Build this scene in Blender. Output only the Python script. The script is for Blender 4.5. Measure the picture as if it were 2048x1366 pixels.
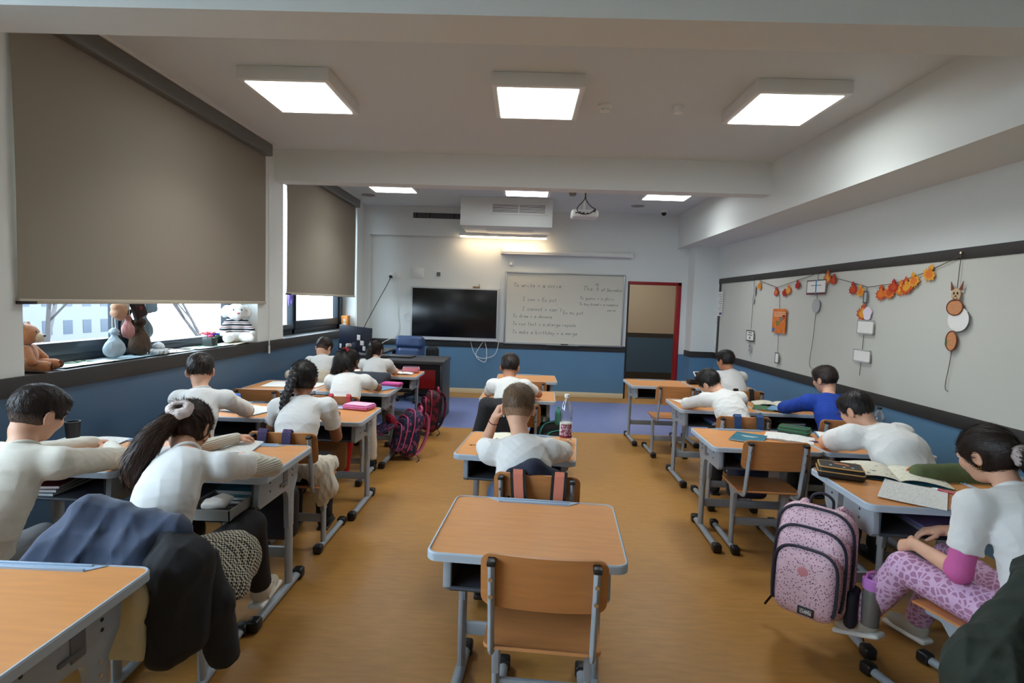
import bpy, bmesh, math, random
import numpy as np
from mathutils import Vector, Matrix
random.seed(7)
S = bpy.context.scene
for o in list(bpy.data.objects):
    bpy.data.objects.remove(o)
COL = S.collection
PI = math.pi

# ------------------------------------------------------------------ camera, world, exposure, view
cam_d = bpy.data.cameras.new('camera')
cam = bpy.data.objects.new('camera', cam_d)
COL.objects.link(cam)
F_PX = 1084.57
cam_d.sensor_fit = 'HORIZONTAL'
cam_d.sensor_width = 36.0
cam_d.lens = F_PX * 36.0 / 2048.0
cam_d.clip_start = 0.05
cam_d.clip_end = 300
pitch, roll, yaw = 0.07006446, -0.03283458, -0.0194662
cy, sy, cp, sp, cr, sr = math.cos(yaw), math.sin(yaw), math.cos(pitch), math.sin(pitch), math.cos(roll), math.sin(roll)
fwd = Vector((sy * cp, cy * cp, -sp))
right = Vector((cy, -sy, 0))
down = fwd.cross(right)
r2 = right * cr + down * sr
d2 = right * -sr + down * cr
cam.matrix_world = Matrix(((r2.x, -d2.x, -fwd.x, 0), (r2.y, -d2.y, -fwd.y, 0), (r2.z, -d2.z, -fwd.z, 1.55), (0, 0, 0, 1)))
S.camera = cam
S.view_settings.view_transform = 'Standard'
S.view_settings.look = 'None'
S.view_settings.gamma = 1
S.view_settings.use_curve_mapping = False
S.view_settings.exposure = 0.22
PANEL = 7.4          # ceiling panel emission
SKY = 10.0           # overcast winter sky
W = bpy.data.worlds.new('overcast_sky')
S.world = W
W.use_nodes = True
bg = W.node_tree.nodes['Background']
bg.inputs[0].default_value = (0.74, 0.87, 1.0, 1)
bg.inputs[1].default_value = SKY
S.cycles.max_bounces = 10
S.cycles.diffuse_bounces = 6
S.cycles.transparent_max_bounces = 12
S.cycles.sample_clamp_indirect = 6
S.cycles.caustics_reflective = False
S.cycles.caustics_refractive = False

# ------------------------------------------------------------------ materials
def lin(c):
    return tuple(((v / 255) / 12.92 if v / 255 <= 0.04045 else ((v / 255 + 0.055) / 1.055) ** 2.4) for v in c) + (1,)

MATS = {}
def mat(name, rgb, rough=0.6, metal=0.0, var=0.0, vscale=8, bump=0.0, bscale=60, stretch=(1, 1, 1), spec=0.5, emit=0, alpha=1, trans=0, coat=0, sheen=0):
    if name in MATS:
        return MATS[name]
    m = bpy.data.materials.new(name)
    m.use_nodes = True
    nt = m.node_tree
    b = nt.nodes['Principled BSDF']
    c = lin(rgb)
    b.inputs['Base Color'].default_value = c
    b.inputs['Roughness'].default_value = rough
    b.inputs['Metallic'].default_value = metal
    b.inputs['Specular IOR Level'].default_value = spec
    if coat: b.inputs['Coat Weight'].default_value = coat
    if sheen: b.inputs['Sheen Weight'].default_value = sheen
    if emit:
        b.inputs['Emission Color'].default_value = c
        b.inputs['Emission Strength'].default_value = emit
    if alpha < 1: b.inputs['Alpha'].default_value = alpha
    if trans: b.inputs['Transmission Weight'].default_value = trans
    if var or bump:
        tc = nt.nodes.new('ShaderNodeTexCoord')
        mp = nt.nodes.new('ShaderNodeMapping')
        mp.inputs['Scale'].default_value = stretch
        nt.links.new(tc.outputs['Object'], mp.inputs[0])
        if var:
            n = nt.nodes.new('ShaderNodeTexNoise'); n.inputs['Scale'].default_value = vscale; n.inputs['Detail'].default_value = 4
            nt.links.new(mp.outputs[0], n.inputs['Vector'])
            r = nt.nodes.new('ShaderNodeValToRGB')
            r.color_ramp.elements[0].position = 0.3; r.color_ramp.elements[1].position = 0.7
            r.color_ramp.elements[0].color = tuple(x * (1 - var) for x in c[:3]) + (1,)
            r.color_ramp.elements[1].color = tuple(min(1, x * (1 + var)) for x in c[:3]) + (1,)
            nt.links.new(n.outputs['Fac'], r.inputs[0]); nt.links.new(r.outputs[0], b.inputs['Base Color'])
        if bump:
            n2 = nt.nodes.new('ShaderNodeTexNoise'); n2.inputs['Scale'].default_value = bscale; n2.inputs['Detail'].default_value = 3
            nt.links.new(mp.outputs[0], n2.inputs['Vector'])
            bp = nt.nodes.new('ShaderNodeBump'); bp.inputs['Strength'].default_value = bump; bp.inputs['Distance'].default_value = 0.004
            nt.links.new(n2.outputs['Fac'], bp.inputs['Height']); nt.links.new(bp.outputs[0], b.inputs['Normal'])
    MATS[name] = m
    return m

def pattern_mat(name, kind, a, b_, scale, rough=0.8, thr=0.5, c3=None):
    """two or three colour procedural cloth patterns in object space"""
    if name in MATS:
        return MATS[name]
    m = bpy.data.materials.new(name); m.use_nodes = True
    nt = m.node_tree; b = nt.nodes['Principled BSDF']; b.inputs['Roughness'].default_value = rough
    tc = nt.nodes.new('ShaderNodeTexCoord')
    ramp = nt.nodes.new('ShaderNodeValToRGB'); ramp.color_ramp.interpolation = 'CONSTANT'
    e = ramp.color_ramp.elements
    e[0].position = 0; e[0].color = lin(a); e[1].position = thr; e[1].color = lin(b_)
    if kind == 'spots':
        t = nt.nodes.new('ShaderNodeTexVoronoi'); t.inputs['Scale'].default_value = scale; t.inputs['Randomness'].default_value = 1
        nt.links.new(tc.outputs['Object'], t.inputs['Vector']); nt.links.new(t.outputs['Distance'], ramp.inputs[0])
    elif kind == 'giraffe':
        t = nt.nodes.new('ShaderNodeTexVoronoi'); t.feature = 'DISTANCE_TO_EDGE'; t.inputs['Scale'].default_value = scale
        nz = nt.nodes.new('ShaderNodeTexNoise'); nz.inputs['Scale'].default_value = 5
        mx = nt.nodes.new('ShaderNodeMath'); mx.operation = 'MULTIPLY_ADD'; mx.inputs[1].default_value = 0.16; mx.inputs[2].default_value = -0.06
        ad = nt.nodes.new('ShaderNodeMath'); ad.operation = 'SUBTRACT'
        nt.links.new(tc.outputs['Object'], t.inputs['Vector']); nt.links.new(tc.outputs['Object'], nz.inputs['Vector'])
        nt.links.new(nz.outputs['Fac'], mx.inputs[0]); nt.links.new(t.outputs['Distance'], ad.inputs[0]); nt.links.new(mx.outputs[0], ad.inputs[1])
        nt.links.new(ad.outputs[0], ramp.inputs[0])
    elif kind == 'check':
        t = nt.nodes.new('ShaderNodeTexChecker'); t.inputs['Scale'].default_value = scale
        nt.links.new(tc.outputs['Object'], t.inputs['Vector']); nt.links.new(t.outputs['Fac'], ramp.inputs[0])
    elif kind == 'stripe':
        t = nt.nodes.new('ShaderNodeTexWave'); t.inputs['Scale'].default_value = scale; t.bands_direction = 'Z'
        nt.links.new(tc.outputs['Object'], t.inputs['Vector']); nt.links.new(t.outputs['Fac'], ramp.inputs[0])
    elif kind == 'noise':
        t = nt.nodes.new('ShaderNodeTexNoise'); t.inputs['Scale'].default_value = scale; t.inputs['Detail'].default_value = 2
        nt.links.new(tc.outputs['Object'], t.inputs['Vector']); nt.links.new(t.outputs['Fac'], ramp.inputs[0])
    if c3:
        x = e.new(min(0.99, thr + c3[1])); x.color = lin(c3[0])
    nt.links.new(ramp.outputs[0], b.inputs['Base Color'])
    MATS[name] = m
    return m

M_WALL = mat('white_wall_paint', (225, 228, 225), 0.75, bump=0.08, bscale=120)
M_CEIL = mat('ceiling_paint', (214, 220, 221), 0.85, bump=0.05, bscale=90)
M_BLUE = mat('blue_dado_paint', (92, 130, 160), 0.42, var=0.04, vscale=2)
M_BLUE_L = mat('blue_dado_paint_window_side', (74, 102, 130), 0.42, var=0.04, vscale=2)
M_RAIL = mat('charcoal_rail', (50, 48, 46), 0.5)
M_CREAM = mat('cream_baseboard', (222, 205, 170), 0.5)
M_FLOOR = mat('ochre_vinyl_floor', (170, 123, 62), 0.36, var=0.10, vscale=16, stretch=(.5, 2.4, 1), bump=0.03, bscale=30)
M_STAGE = mat('blue_vinyl_floor', (112, 122, 168), 0.4, var=0.06, vscale=10)
M_BEECH = mat('beech_laminate', (208, 142, 82), 0.42, var=0.06, vscale=6, stretch=(1.2, 9, 1))
M_PLY = mat('beech_plywood', (188, 126, 74), 0.4, var=0.08, vscale=5, stretch=(1.2, 9, 9))
M_PLYEDGE = mat('plywood_edge', (214, 178, 128), 0.6)
M_EDGE = mat('grey_edge_band', (172, 184, 196), 0.45)
M_FRAME = mat('grey_powder_coat', (148, 156, 164), 0.4, spec=0.6)
M_BOX = mat('dark_book_box', (60, 64, 72), 0.5)
M_BLACK = mat('black_plastic', (22, 22, 24), 0.4)
M_DARK = mat('charcoal_laminate', (58, 58, 62), 0.45)
M_STEEL = mat('bright_screw_steel', (210, 210, 210), 0.25, metal=1)
M_WHITE = mat('white_plastic', (228, 228, 224), 0.4)
M_PAPER = mat('white_paper', (232, 230, 224), 0.8)
M_BOARD = mat('whiteboard_enamel', (212, 207, 192), 0.28)
M_RED = mat('red_lacquer', (150, 16, 26), 0.4)
M_WINF = mat('anthracite_window_frame', (52, 62, 72), 0.4)
M_BLIND = mat('taupe_roller_blind', (142, 132, 118), 0.9, bump=0.05, bscale=300)
M_STRING = mat('grey_twine', (92, 84, 76), 0.9)
M_INK = mat('marker_ink', (112, 114, 118), 0.7)

# ------------------------------------------------------------------ mesh helpers
def link(o, parent=None):
    COL.objects.link(o)
    if parent is not None:
        o.parent = parent
    return o

def tag(o, label=None, cat=None, group=None, kind=None):
    if label: o['label'] = label
    if cat: o['category'] = cat
    if group: o['group'] = group
    if kind: o['kind'] = kind
    return o

def thing(name, label, cat, loc=(0, 0, 0), rotz=0.0, group=None):
    o = bpy.data.objects.new(name, None)
    o.empty_display_size = 0.05
    o.location = loc
    o.rotation_euler = (0, 0, rotz)
    COL.objects.link(o)
    return tag(o, label, cat, group)

class MB:
    def __init__(s):
        s.v = []; s.f = []; s.m = []
    def add(s, vs, fs, m=0):
        b = len(s.v)
        s.v += [tuple(map(float, v)) for v in vs]
        s.f += [tuple(i + b for i in f) for f in fs]
        s.m += [m] * len(fs)
        return s
    def bm(s, bm_, m=0, mx=None):
        bm_.verts.index_update()
        vs = [(mx @ v.co) if mx else v.co.copy() for v in bm_.verts]
        s.add(vs, [[v.index for v in f.verts] for f in bm_.faces], m)
        bm_.free()
        return s
    def box(s, x0, y0, z0, x1, y1, z1, m=0, r=0.0, seg=2, mx=None):
        b = bmesh.new()
        bmesh.ops.create_cube(b, size=1)
        for v in b.verts:
            v.co = Vector(((x0 + x1) / 2 + v.co.x * (x1 - x0), (y0 + y1) / 2 + v.co.y * (y1 - y0), (z0 + z1) / 2 + v.co.z * (z1 - z0)))
        if r > 0:
            bmesh.ops.bevel(b, geom=b.edges[:], offset=r, segments=seg, profile=0.5, affect='EDGES')
        return s.bm(b, m, mx)
    def prism(s, poly, axis, a, b, m=0, r=0.0, mx=None):
        """poly: 2D outline; axis 'x': (y,z), 'y': (x,z), 'z': (x,y)"""
        def P(p, t):
            return {'x': (t, p[0], p[1]), 'y': (p[0], t, p[1]), 'z': (p[0], p[1], t)}[axis]
        q = bmesh.new()
        va = [q.verts.new(P(p, a)) for p in poly]
        vb = [q.verts.new(P(p, b)) for p in poly]
        n = len(poly)
        q.faces.new(va[::-1]); q.faces.new(vb)
        for i in range(n):
            q.faces.new((va[i], va[(i + 1) % n], vb[(i + 1) % n], vb[i]))
        bmesh.ops.recalc_face_normals(q, faces=q.faces[:])
        if r > 0:
            ed = [e for e in q.edges if abs({'x': e.verts[0].co.x - e.verts[1].co.x, 'y': e.verts[0].co.y - e.verts[1].co.y, 'z': e.verts[0].co.z - e.verts[1].co.z}[axis]) < 1e-6]
            bmesh.ops.bevel(q, geom=ed, offset=r, segments=2, profile=0.5, affect='EDGES')
        return s.bm(q, m, mx)
    def tube(s, pts, r, n=10, m=0, cap=True, closed=False, ry=None, up=(0, 0, 1)):
        pts = [Vector(p) for p in pts]
        k = len(pts)
        rs = r if isinstance(r, (list, tuple)) else [r] * k
        rings = []
        prev = None
        for i, p in enumerate(pts):
            if closed:
                t = pts[(i + 1) % k] - pts[i - 1]
            else:
                t = pts[min(i + 1, k - 1)] - pts[max(i - 1, 0)]
            t.normalize()
            if prev is None:
                u = Vector(up)
                if abs(u.dot(t)) > 0.95: u = Vector((1, 0, 0)) if abs(t.x) < .9 else Vector((0, 1, 0))
            else:
                u = prev
            u = (u - t * u.dot(t)).normalized()
            prev = u
            w = t.cross(u)
            rr = rs[i]; r_y = rr if ry is None else ry * rr / rs[0]
            rings.append([p + w * (math.cos(2 * PI * j / n) * rr) + u * (math.sin(2 * PI * j / n) * r_y) for j in range(n)])
        vs = [v for g in rings for v in g]
        fs = []
        for i in range(k if closed else k - 1):
            a = i * n; b = ((i + 1) % k) * n
            for j in range(n):
                fs.append((a + j, a + (j + 1) % n, b + (j + 1) % n, b + j))
        if cap and not closed:
            fs.append(tuple(range(n))[::-1]); fs.append(tuple((k - 1) * n + j for j in range(n)))
        return s.add(vs, fs, m)
    def lathe(s, prof, n=20, c=(0, 0, 0), m=0, mx=None):
        vs = []; fs = []
        for (r, z) in prof:
            for j in range(n):
                a = 2 * PI * j / n
                v = Vector((c[0] + r * math.cos(a), c[1] + r * math.sin(a), c[2] + z))
                vs.append(mx @ v if mx else v)
        for i in range(len(prof) - 1):
            for j in range(n):
                fs.append((i * n + j, i * n + (j + 1) % n, (i + 1) * n + (j + 1) % n, (i + 1) * n + j))
        if prof[0][0] > 1e-6: fs.append(tuple(range(n))[::-1])
        if prof[-1][0] > 1e-6: fs.append(tuple((len(prof) - 1) * n + j for j in range(n)))
        return s.add(vs, fs, m)
    def ell(s, c, r, n=16, m=0, mx=None, nz=None):
        k = nz or n // 2
        pr = [(math.sin(PI * i / k), -math.cos(PI * i / k)) for i in range(k + 1)]
        vs = []; fs = []
        for (q, z) in pr:
            for j in range(n):
                a = 2 * PI * j / n
                v = Vector((r[0] * q * math.cos(a), r[1] * q * math.sin(a), r[2] * z))
                if mx: v = mx @ v
                vs.append(v + Vector(c))
        for i in range(k):
            for j in range(n):
                fs.append((i * n + j, i * n + (j + 1) % n, (i + 1) * n + (j + 1) % n, (i + 1) * n + j))
        return s.add(vs, fs, m)
    def sheet(s, fn, nu, nv, t=0.0, m=0):
        """surface fn(u,v), optionally thickened downwards/along normal by t"""
        P = [[Vector(fn(i / nu, j / nv)) for j in range(nv + 1)] for i in range(nu + 1)]
        vs = [p for r in P for p in r]
        w = nv + 1
        fs = [(i * w + j, (i + 1) * w + j, (i + 1) * w + j + 1, i * w + j + 1) for i in range(nu) for j in range(nv)]
        if t:
            nn = len(vs)
            back = []
            for i in range(nu + 1):
                for j in range(nv + 1):
                    du = P[min(i + 1, nu)][j] - P[max(i - 1, 0)][j]
                    dv = P[i][min(j + 1, nv)] - P[i][max(j - 1, 0)]
                    no = du.cross(dv)
                    no.normalize()
                    back.append(P[i][j] - no * t)
            vs = vs + back
            fs = fs + [tuple(x + nn for x in f[::-1]) for f in fs]
            for i in range(nu):
                fs.append((i * w, i * w + nn, (i + 1) * w + nn, (i + 1) * w)[::-1][::-1])
                fs.append((i * w + nv, (i + 1) * w + nv, (i + 1) * w + nv + nn, i * w + nv + nn))
            for j in range(nv):
                fs.append((j, j + 1, j + 1 + nn, j + nn))
                b = nu * w
                fs.append((b + j, b + j + nn, b + j + 1 + nn, b + j + 1))
        return s.add(vs, fs, m)
    def build(s, name, mats, parent=None, smooth=True, ang=35):
        me = bpy.data.meshes.new(name)
        me.from_pydata(s.v, [], s.f)
        ms = mats if isinstance(mats, (list, tuple)) else [mats]
        for x in ms: me.materials.append(x)
        if len(ms) > 1:
            me.polygons.foreach_set('material_index', s.m)
        me.validate()
        if smooth:
            me.shade_smooth()
            me.set_sharp_from_angle(angle=math.radians(ang))
        me.update()
        return link(bpy.data.objects.new(name, me), parent)

def fix_normals(o):
    b = bmesh.new(); b.from_mesh(o.data)
    bmesh.ops.recalc_face_normals(b, faces=b.faces[:]); b.to_mesh(o.data); b.free()
    return o

def dup(root, loc, rotz, label=None, group=None, zs=None):
    r = root.copy(); COL.objects.link(r)
    r.location = loc; r.rotation_euler = (0, 0, rotz)
    if label: r['label'] = label
    if group: r['group'] = group
    if zs: r.scale = (1, 1, zs)
    for ch in list(root.children):
        c = ch.copy(); COL.objects.link(c); c.parent = r
        for g in list(ch.children):
            d = g.copy(); COL.objects.link(d); d.parent = c
    return r

def rrect(x0, y0, x1, y1, r, n=6):
    out = []
    for (cx, cy_, a0) in ((x1 - r, y1 - r, 0), (x0 + r, y1 - r, 90), (x0 + r, y0 + r, 180), (x1 - r, y0 + r, 270)):
        for i in range(n + 1):
            a = math.radians(a0 + 90 * i / n)
            out.append((cx + r * math.cos(a), cy_ + r * math.sin(a)))
    return out

def bez(p0, p1, p2, p3, n=12):
    out = []
    for i in range(n + 1):
        t = i / n
        out.append(tuple((1 - t) ** 3 * a + 3 * (1 - t) ** 2 * t * b + 3 * (1 - t) * t * t * c + t ** 3 * d for a, b, c, d in zip(p0, p1, p2, p3)))
    return out

def spline(pts, n=6):
    P = [Vector(p) for p in pts]
    out = []
    for i in range(len(P) - 1):
        p0 = P[max(i - 1, 0)]; p1 = P[i]; p2 = P[i + 1]; p3 = P[min(i + 2, len(P) - 1)]
        for k in range(n):
            t = k / n
            out.append(0.5 * ((2 * p1) + (p2 - p0) * t + (2 * p0 - 5 * p1 + 4 * p2 - p3) * t * t + (3 * p1 - p0 - 3 * p2 + p3) * t ** 3))
    out.append(P[-1])
    return out

def struct(o):
    o['kind'] = 'structure'
    return o

# ------------------------------------------------------------------ setting: shell of the classroom
XL, XR, YF, YB, ZC = -2.68, 3.10, 9.15, -2.6, 3.09
b = MB()
b.box(-3.0, YB, -0.1, XR, 6.58, 0, 0); b.box(-3.0, 6.58, -0.1, XR, 8.70, 0, 1); b.box(-3.0, 8.70, -0.1, 4.5, 12.2, 0, 0)
struct(b.build('floor', [M_FLOOR, M_STAGE], smooth=False))
b = MB(); b.box(-3.2, YB - .1, ZC, XR + .15, YF + .2, ZC + .1)
struct(b.build('ceiling', [M_CEIL], smooth=False))
# front wall with the door opening, dado blue / rail / white
DX0, DX1, DZ = 1.73, 2.62, 1.985
b = MB()
for (x0, x1) in ((XL, DX0), (DX1, XR)):
    b.box(x0, YF, 0, x1, YF + .18, .79, 1); b.box(x0, YF, .79, x1, YF + .18, ZC, 0)
b.box(DX0, YF, DZ, DX1, YF + .18, ZC, 0)
struct(b.build('wall_front', [M_WALL, M_BLUE], smooth=False))
b = MB(); b.box(XL, YF - .012, .785, DX0, YF + .01, .885, 0, r=.003)
struct(b.build('trim_1', [M_RAIL]))
b = MB(); b.box(-1.6, YF - .012, 0, DX0, YF + .01, .085, 0, r=.003)
struct(b.build('baseboard_front', [M_CREAM]))
# corner pilaster right of the door
b = MB(); b.box(2.72, 8.82, 0, XR, YF, .78, 1); b.box(2.72, 8.82, .78, XR, YF, 2.9, 0); b.box(2.714, 8.812, .775, XR, YF, .87, 2)
struct(b.build('trim_2', [M_WALL, M_BLUE, M_RAIL], smooth=False))
# bulkhead and jamb on the left of the front wall
b = MB(); b.box(XL, 9.03, 2.62, -1.0, YF, ZC); b.box(XL, 9.03, .885, -2.59, YF, 2.62)
struct(b.build('trim_3', [M_WALL], smooth=False))
# right wall
b = MB(); b.box(XR, YB, 0, XR + .15, YF + .18, .78, 1); b.box(XR, YB, .78, XR + .15, YF + .18, ZC, 0)
struct(b.build('wall_right', [M_WALL, M_BLUE], smooth=False))
b = MB(); b.box(XR - .014, YB, .775, XR + .01, 8.82, .87, 0, r=.003)
struct(b.build('trim_4', [M_RAIL]))
b = MB(); b.box(2.52, YB, 2.55, XR, YF, ZC)
struct(b.build('trim_5', [M_WALL], smooth=False))      # soffit along the right wall
# beams
b = MB(); b.box(XL - .2, 5.78, 2.765, 2.52, 5.97, ZC); struct(b.build('trim_6', [M_WALL], smooth=False))
b = MB(); b.box(XL - .2, 2.36, 2.75, 2.52, 2.61, ZC); struct(b.build('trim_7', [M_WALL], smooth=False))
# left wall: three window openings in a 0.25 m reveal
SILL = 1.075
WIN = ((-1.9, 2.2, SILL), (2.85, 5.42, SILL), (6.0, 8.62, SILL))
b = MB()
edges = [YB] + [e for w in WIN for e in w[:2]] + [YF + .18]
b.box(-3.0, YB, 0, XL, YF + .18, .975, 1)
for i in range(0, len(edges), 2):
    b.box(-3.0, edges[i], .975, XL, edges[i + 1], ZC, 0)
for (a, c, z) in WIN:
    b.box(-3.0, a, 3.0, XL, c, ZC, 0)
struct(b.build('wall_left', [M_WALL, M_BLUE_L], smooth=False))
b = MB(); b.box(-3.0, YB, .97, XL + .018, YF - .13, SILL, 0, r=.004)
struct(b.build('trim_8', [M_RAIL]))
b = MB(); b.box(XL - .3, YB - .15, 0, XR, YB, ZC); struct(b.build('wall_back', [M_WALL], smooth=False))

# window glass (thin sheet: mostly transparent with a fresnel sheen)
mg = bpy.data.materials.new('window_glass'); mg.use_nodes = True
nt = mg.node_tree; nt.nodes.clear()
out = nt.nodes.new('ShaderNodeOutputMaterial'); mix = nt.nodes.new('ShaderNodeMixShader')
tr = nt.nodes.new('ShaderNodeBsdfTransparent'); gl = nt.nodes.new('ShaderNodeBsdfGlossy'); gl.inputs['Roughness'].default_value = 0.02
fr = nt.nodes.new('ShaderNodeLayerWeight'); fr.inputs[0].default_value = 0.25
pw = nt.nodes.new('ShaderNodeMath'); pw.operation = 'POWER'; pw.inputs[1].default_value = 4
nt.links.new(fr.outputs['Facing'], pw.inputs[0])
tr.inputs[0].default_value = (0.93, 0.96, 0.97, 1)
nt.links.new(pw.outputs[0], mix.inputs[0]); nt.links.new(tr.outputs[0], mix.inputs[1]); nt.links.new(gl.outputs[0], mix.inputs[2]); nt.links.new(mix.outputs[0], out.inputs[0])

def window(n, y0, y1, mullions, zb, panes_zb):
    """aluminium window: outer frame and mullions, sashes, panes"""
    X0, X1 = -2.97, -2.90
    b = MB()
    b.box(X0, y0, SILL, X1, y1, SILL + .07, r=.004); b.box(X0, y0, 2.94, X1, y1, 3.0)
    ys = [y0] + mullions + [y1]
    for y in ys:
        w = .035
        b.box(X0, max(y0, y - w), SILL, X1, min(y1, y + w), 3.0, r=.004)
    fr_ = struct(b.build('window_%d' % n, [M_WINF]))
    for i in range(len(ys) - 1):
        a, c = ys[i] + .03, ys[i + 1] - .03
        zb_ = panes_zb[i]
        q = MB()
        q.box(X0 + .012, a, SILL + .06, X1 + .018, c, zb_, r=.005)
        q.box(X0 + .012, a, 2.9, X1 + .018, c, 2.96)
        q.box(X0 + .012, a, zb_, X1 + .018, a + .03, 2.96, r=.004); q.box(X0 + .012, c - .03, zb_, X1 + .018, c, 2.96, r=.004)
        q.build('sash', [M_WINF], fr_)
        g = MB(); g.box(-2.935, a + .02, zb_ - .01, -2.931, c - .02, 2.92)
        g.build('pane', [mg], fr_, smooth=False)
window(1, -1.9, 2.2, [-.55, .85], SILL, [1.2, 1.2, 1.2])
window(2, 2.85, 5.42, [3.86, 5.3], SILL, [1.215, 1.16, 1.16])
window(3, 6.0, 8.62, [6.78, 8.42], SILL, [1.2, 1.24, 1.24])

# corridor seen through the door
M_BEIGE = mat('corridor_wall_paint', (176, 164, 144), 0.8)
b = MB(); b.box(.4, 11.9, 0, 4.4, 12.0, .9, 1); b.box(.4, 11.9, .9, 4.4, 12.0, 1.0, 2); b.box(.4, 11.9, 1.0, 4.4, 12.0, 2.9, 0); b.box(.4, 11.88, 0, 4.4, 11.95, .14, 2)
struct(b.build('wall_corridor', [M_BEIGE, mat('corridor_blue', (62, 92, 118), .5), M_RAIL], smooth=False))
b = MB(); b.box(.3, YF + .18, 2.9, 4.4, 12.1, 3.0); b.box(.3, YF + .18, 0, .4, 12.0, 2.9); b.box(4.4, YF + .18, 0, 4.5, 12.0, 2.9); b.box(XR + .15, YF + .1, 0, 4.5, YF + .18, 2.9)
struct(b.build('ceiling_corridor', [M_BEIGE], smooth=False))
b = MB()
b.box(DX0 + .01, YF - .01, DZ - .05, DX1 - .0, YF + .12, DZ, 0, r=.004); b.box(DX1 - .06, YF - .01, 0, DX1, YF + .12, DZ, 0, r=.004); b.box(DX0, YF + .02, 0, DX0 + .035, YF + .12, DZ, 1, r=.004)
d1 = struct(b.build('door_1', [M_RED, mat('dark_jamb', (40, 34, 34), .5)]))
# outside: pale ground, buildings and bare trees
M_OUT = mat('hazy_facade', (112, 114, 120), .9)
b = MB(); b.box(-90, -60, -4.2, -3.2, 90, -4.0); tag(struct(b.build('ground_outside', [mat('pale_asphalt', (96, 98, 98), .9)], smooth=False)))
for i, (y, w, h, x) in enumerate(((-4, 14, 9, -34), (14, 12, 7, -40), (30, 16, 11, -44), (52, 18, 8, -50))):
    t = thing('apartment_building', ['pale block opposite, leftmost through the windows', 'low pale block behind the bare trees', 'tall pale block beyond the right pane', 'pale block farthest along the street'][i], 'building', (x, y, -4), 0, 'buildings across the street')
    b = MB(); b.box(-4, -w / 2, 0, 4, w / 2, h); b.build('wall', [M_OUT], t, smooth=False)
    b = MB(); b.box(-4.3, -w / 2 - .3, h, 4.3, w / 2 + .3, h + .4); b.build('roof', [mat('hazy_roof', (84, 84, 88), .9)], t, smooth=False)
    for k in range(int(w / 2.4)):
        for z in range(int(h / 2.8)):
            b = MB(); y0 = -w / 2 + .7 + k * 2.4; b.box(3.98, y0, 1 + z * 2.8, 4.03, y0 + 1.1, 2.4 + z * 2.8)
            b.build('window', [mat('hazy_window', (52, 62, 76), .3)], t, smooth=False)
M_BARK = mat('pale_bark', (66, 62, 62), .9)
def bare_tree(i, x, y, h, lab):
    rnd = random.Random(i)
    b = MB()
    def br(p, d, L, r, k):
        q = p + d * L * .55 + Vector((rnd.uniform(-.1, .1), rnd.uniform(-.1, .1), 0)) * L
        e = p + d * L
        b.tube([p, q * .5 + (p + d * L * .5) * .5, e], [r, r * .8, r * .55], 5)
        if k == 0: return
        for _ in range(3 if k > 1 else 4):
            nd = (d + Vector((rnd.uniform(-1, 1), rnd.uniform(-1, 1), rnd.uniform(-.2, .7))) * .75).normalized()
            br(p + d * L * rnd.uniform(.55, 1.0), nd, L * rnd.uniform(.55, .8), r * .5, k - 1)
    br(Vector((0, 0, 0)), Vector((0, 0, 1)), h * .42, .13, 4)
    o = b.build('bare_tree', [M_BARK]); o.location = (x, y, -4)
    tag(o, lab, 'tree', 'bare street trees')
bare_tree(1, -13, 14.5, 10, 'bare winter tree forking behind the left window pane')
bare_tree(2, -12, 20.5, 9, 'bare winter tree behind the hanging bags')
bare_tree(3, -16, 31, 10, 'bare winter tree behind the flower pot pane')
D2R_ = math.radians
LAMP = 9.5
# ------------------------------------------------------------------ ceiling fixtures
M_PANEL = mat('lit_diffuser', (247, 255, 255), .6, emit=PANEL)
def ceiling_light(x, y, lab):
    t = thing('ceiling_light', lab, 'ceiling light', (x, y, ZC), 0, 'square ceiling lights')
    b = MB(); b.box(-.315, -.335, -.09, .315, .335, .0, r=.006)
    b.build('housing', [M_WHITE], t)
    b = MB(); b.box(-.275, -.295, -.094, .275, .295, -.088)
    b.build('diffuser', [M_PANEL], t, smooth=False)
    ld = bpy.data.lights.new('ceiling_lamp', 'AREA'); ld.shape = 'RECTANGLE'; ld.size = .54; ld.size_y = .58; ld.energy = LAMP; ld.color = (.94, 1, 1.0); ld.spread = D2R_(120)
    lo_ = bpy.data.objects.new('lamp_light', ld); lo_.location = (0, 0, -.1); COL.objects.link(lo_); lo_.parent = t
for x, y, lab in ((-1.675, 4.06, 'square ceiling light nearest the large roller blind'), (.047, 4.06, 'square ceiling light over the middle column, nearer bay'),
                  (1.81, 4.06, 'square ceiling light near the right soffit, nearer bay'), (-1.78, 7.15, 'square ceiling light beyond the beam, nearest the windows'),
                  (-.01, 7.15, 'square ceiling light just in front of the duct box'), (1.82, 7.15, 'square ceiling light beyond the beam, nearest the dome camera')):
    ceiling_light(x, y, lab)
t = thing('ceiling_light', 'corridor ceiling lamp beyond the doorway', 'ceiling light', (2.2, 10.4, 2.9))  # out-of-view lamp, added to brighten the dark corridor
b = MB(); b.box(-.2, -.2, -.05, .2, .2, 0); b.build('housing', [M_WHITE], t); b = MB(); b.box(-.17, -.17, -.055, .17, .17, -.048); b.build('diffuser', [mat('corridor_fill_emitter', (255, 250, 240), .6, emit=70)], t)
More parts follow.
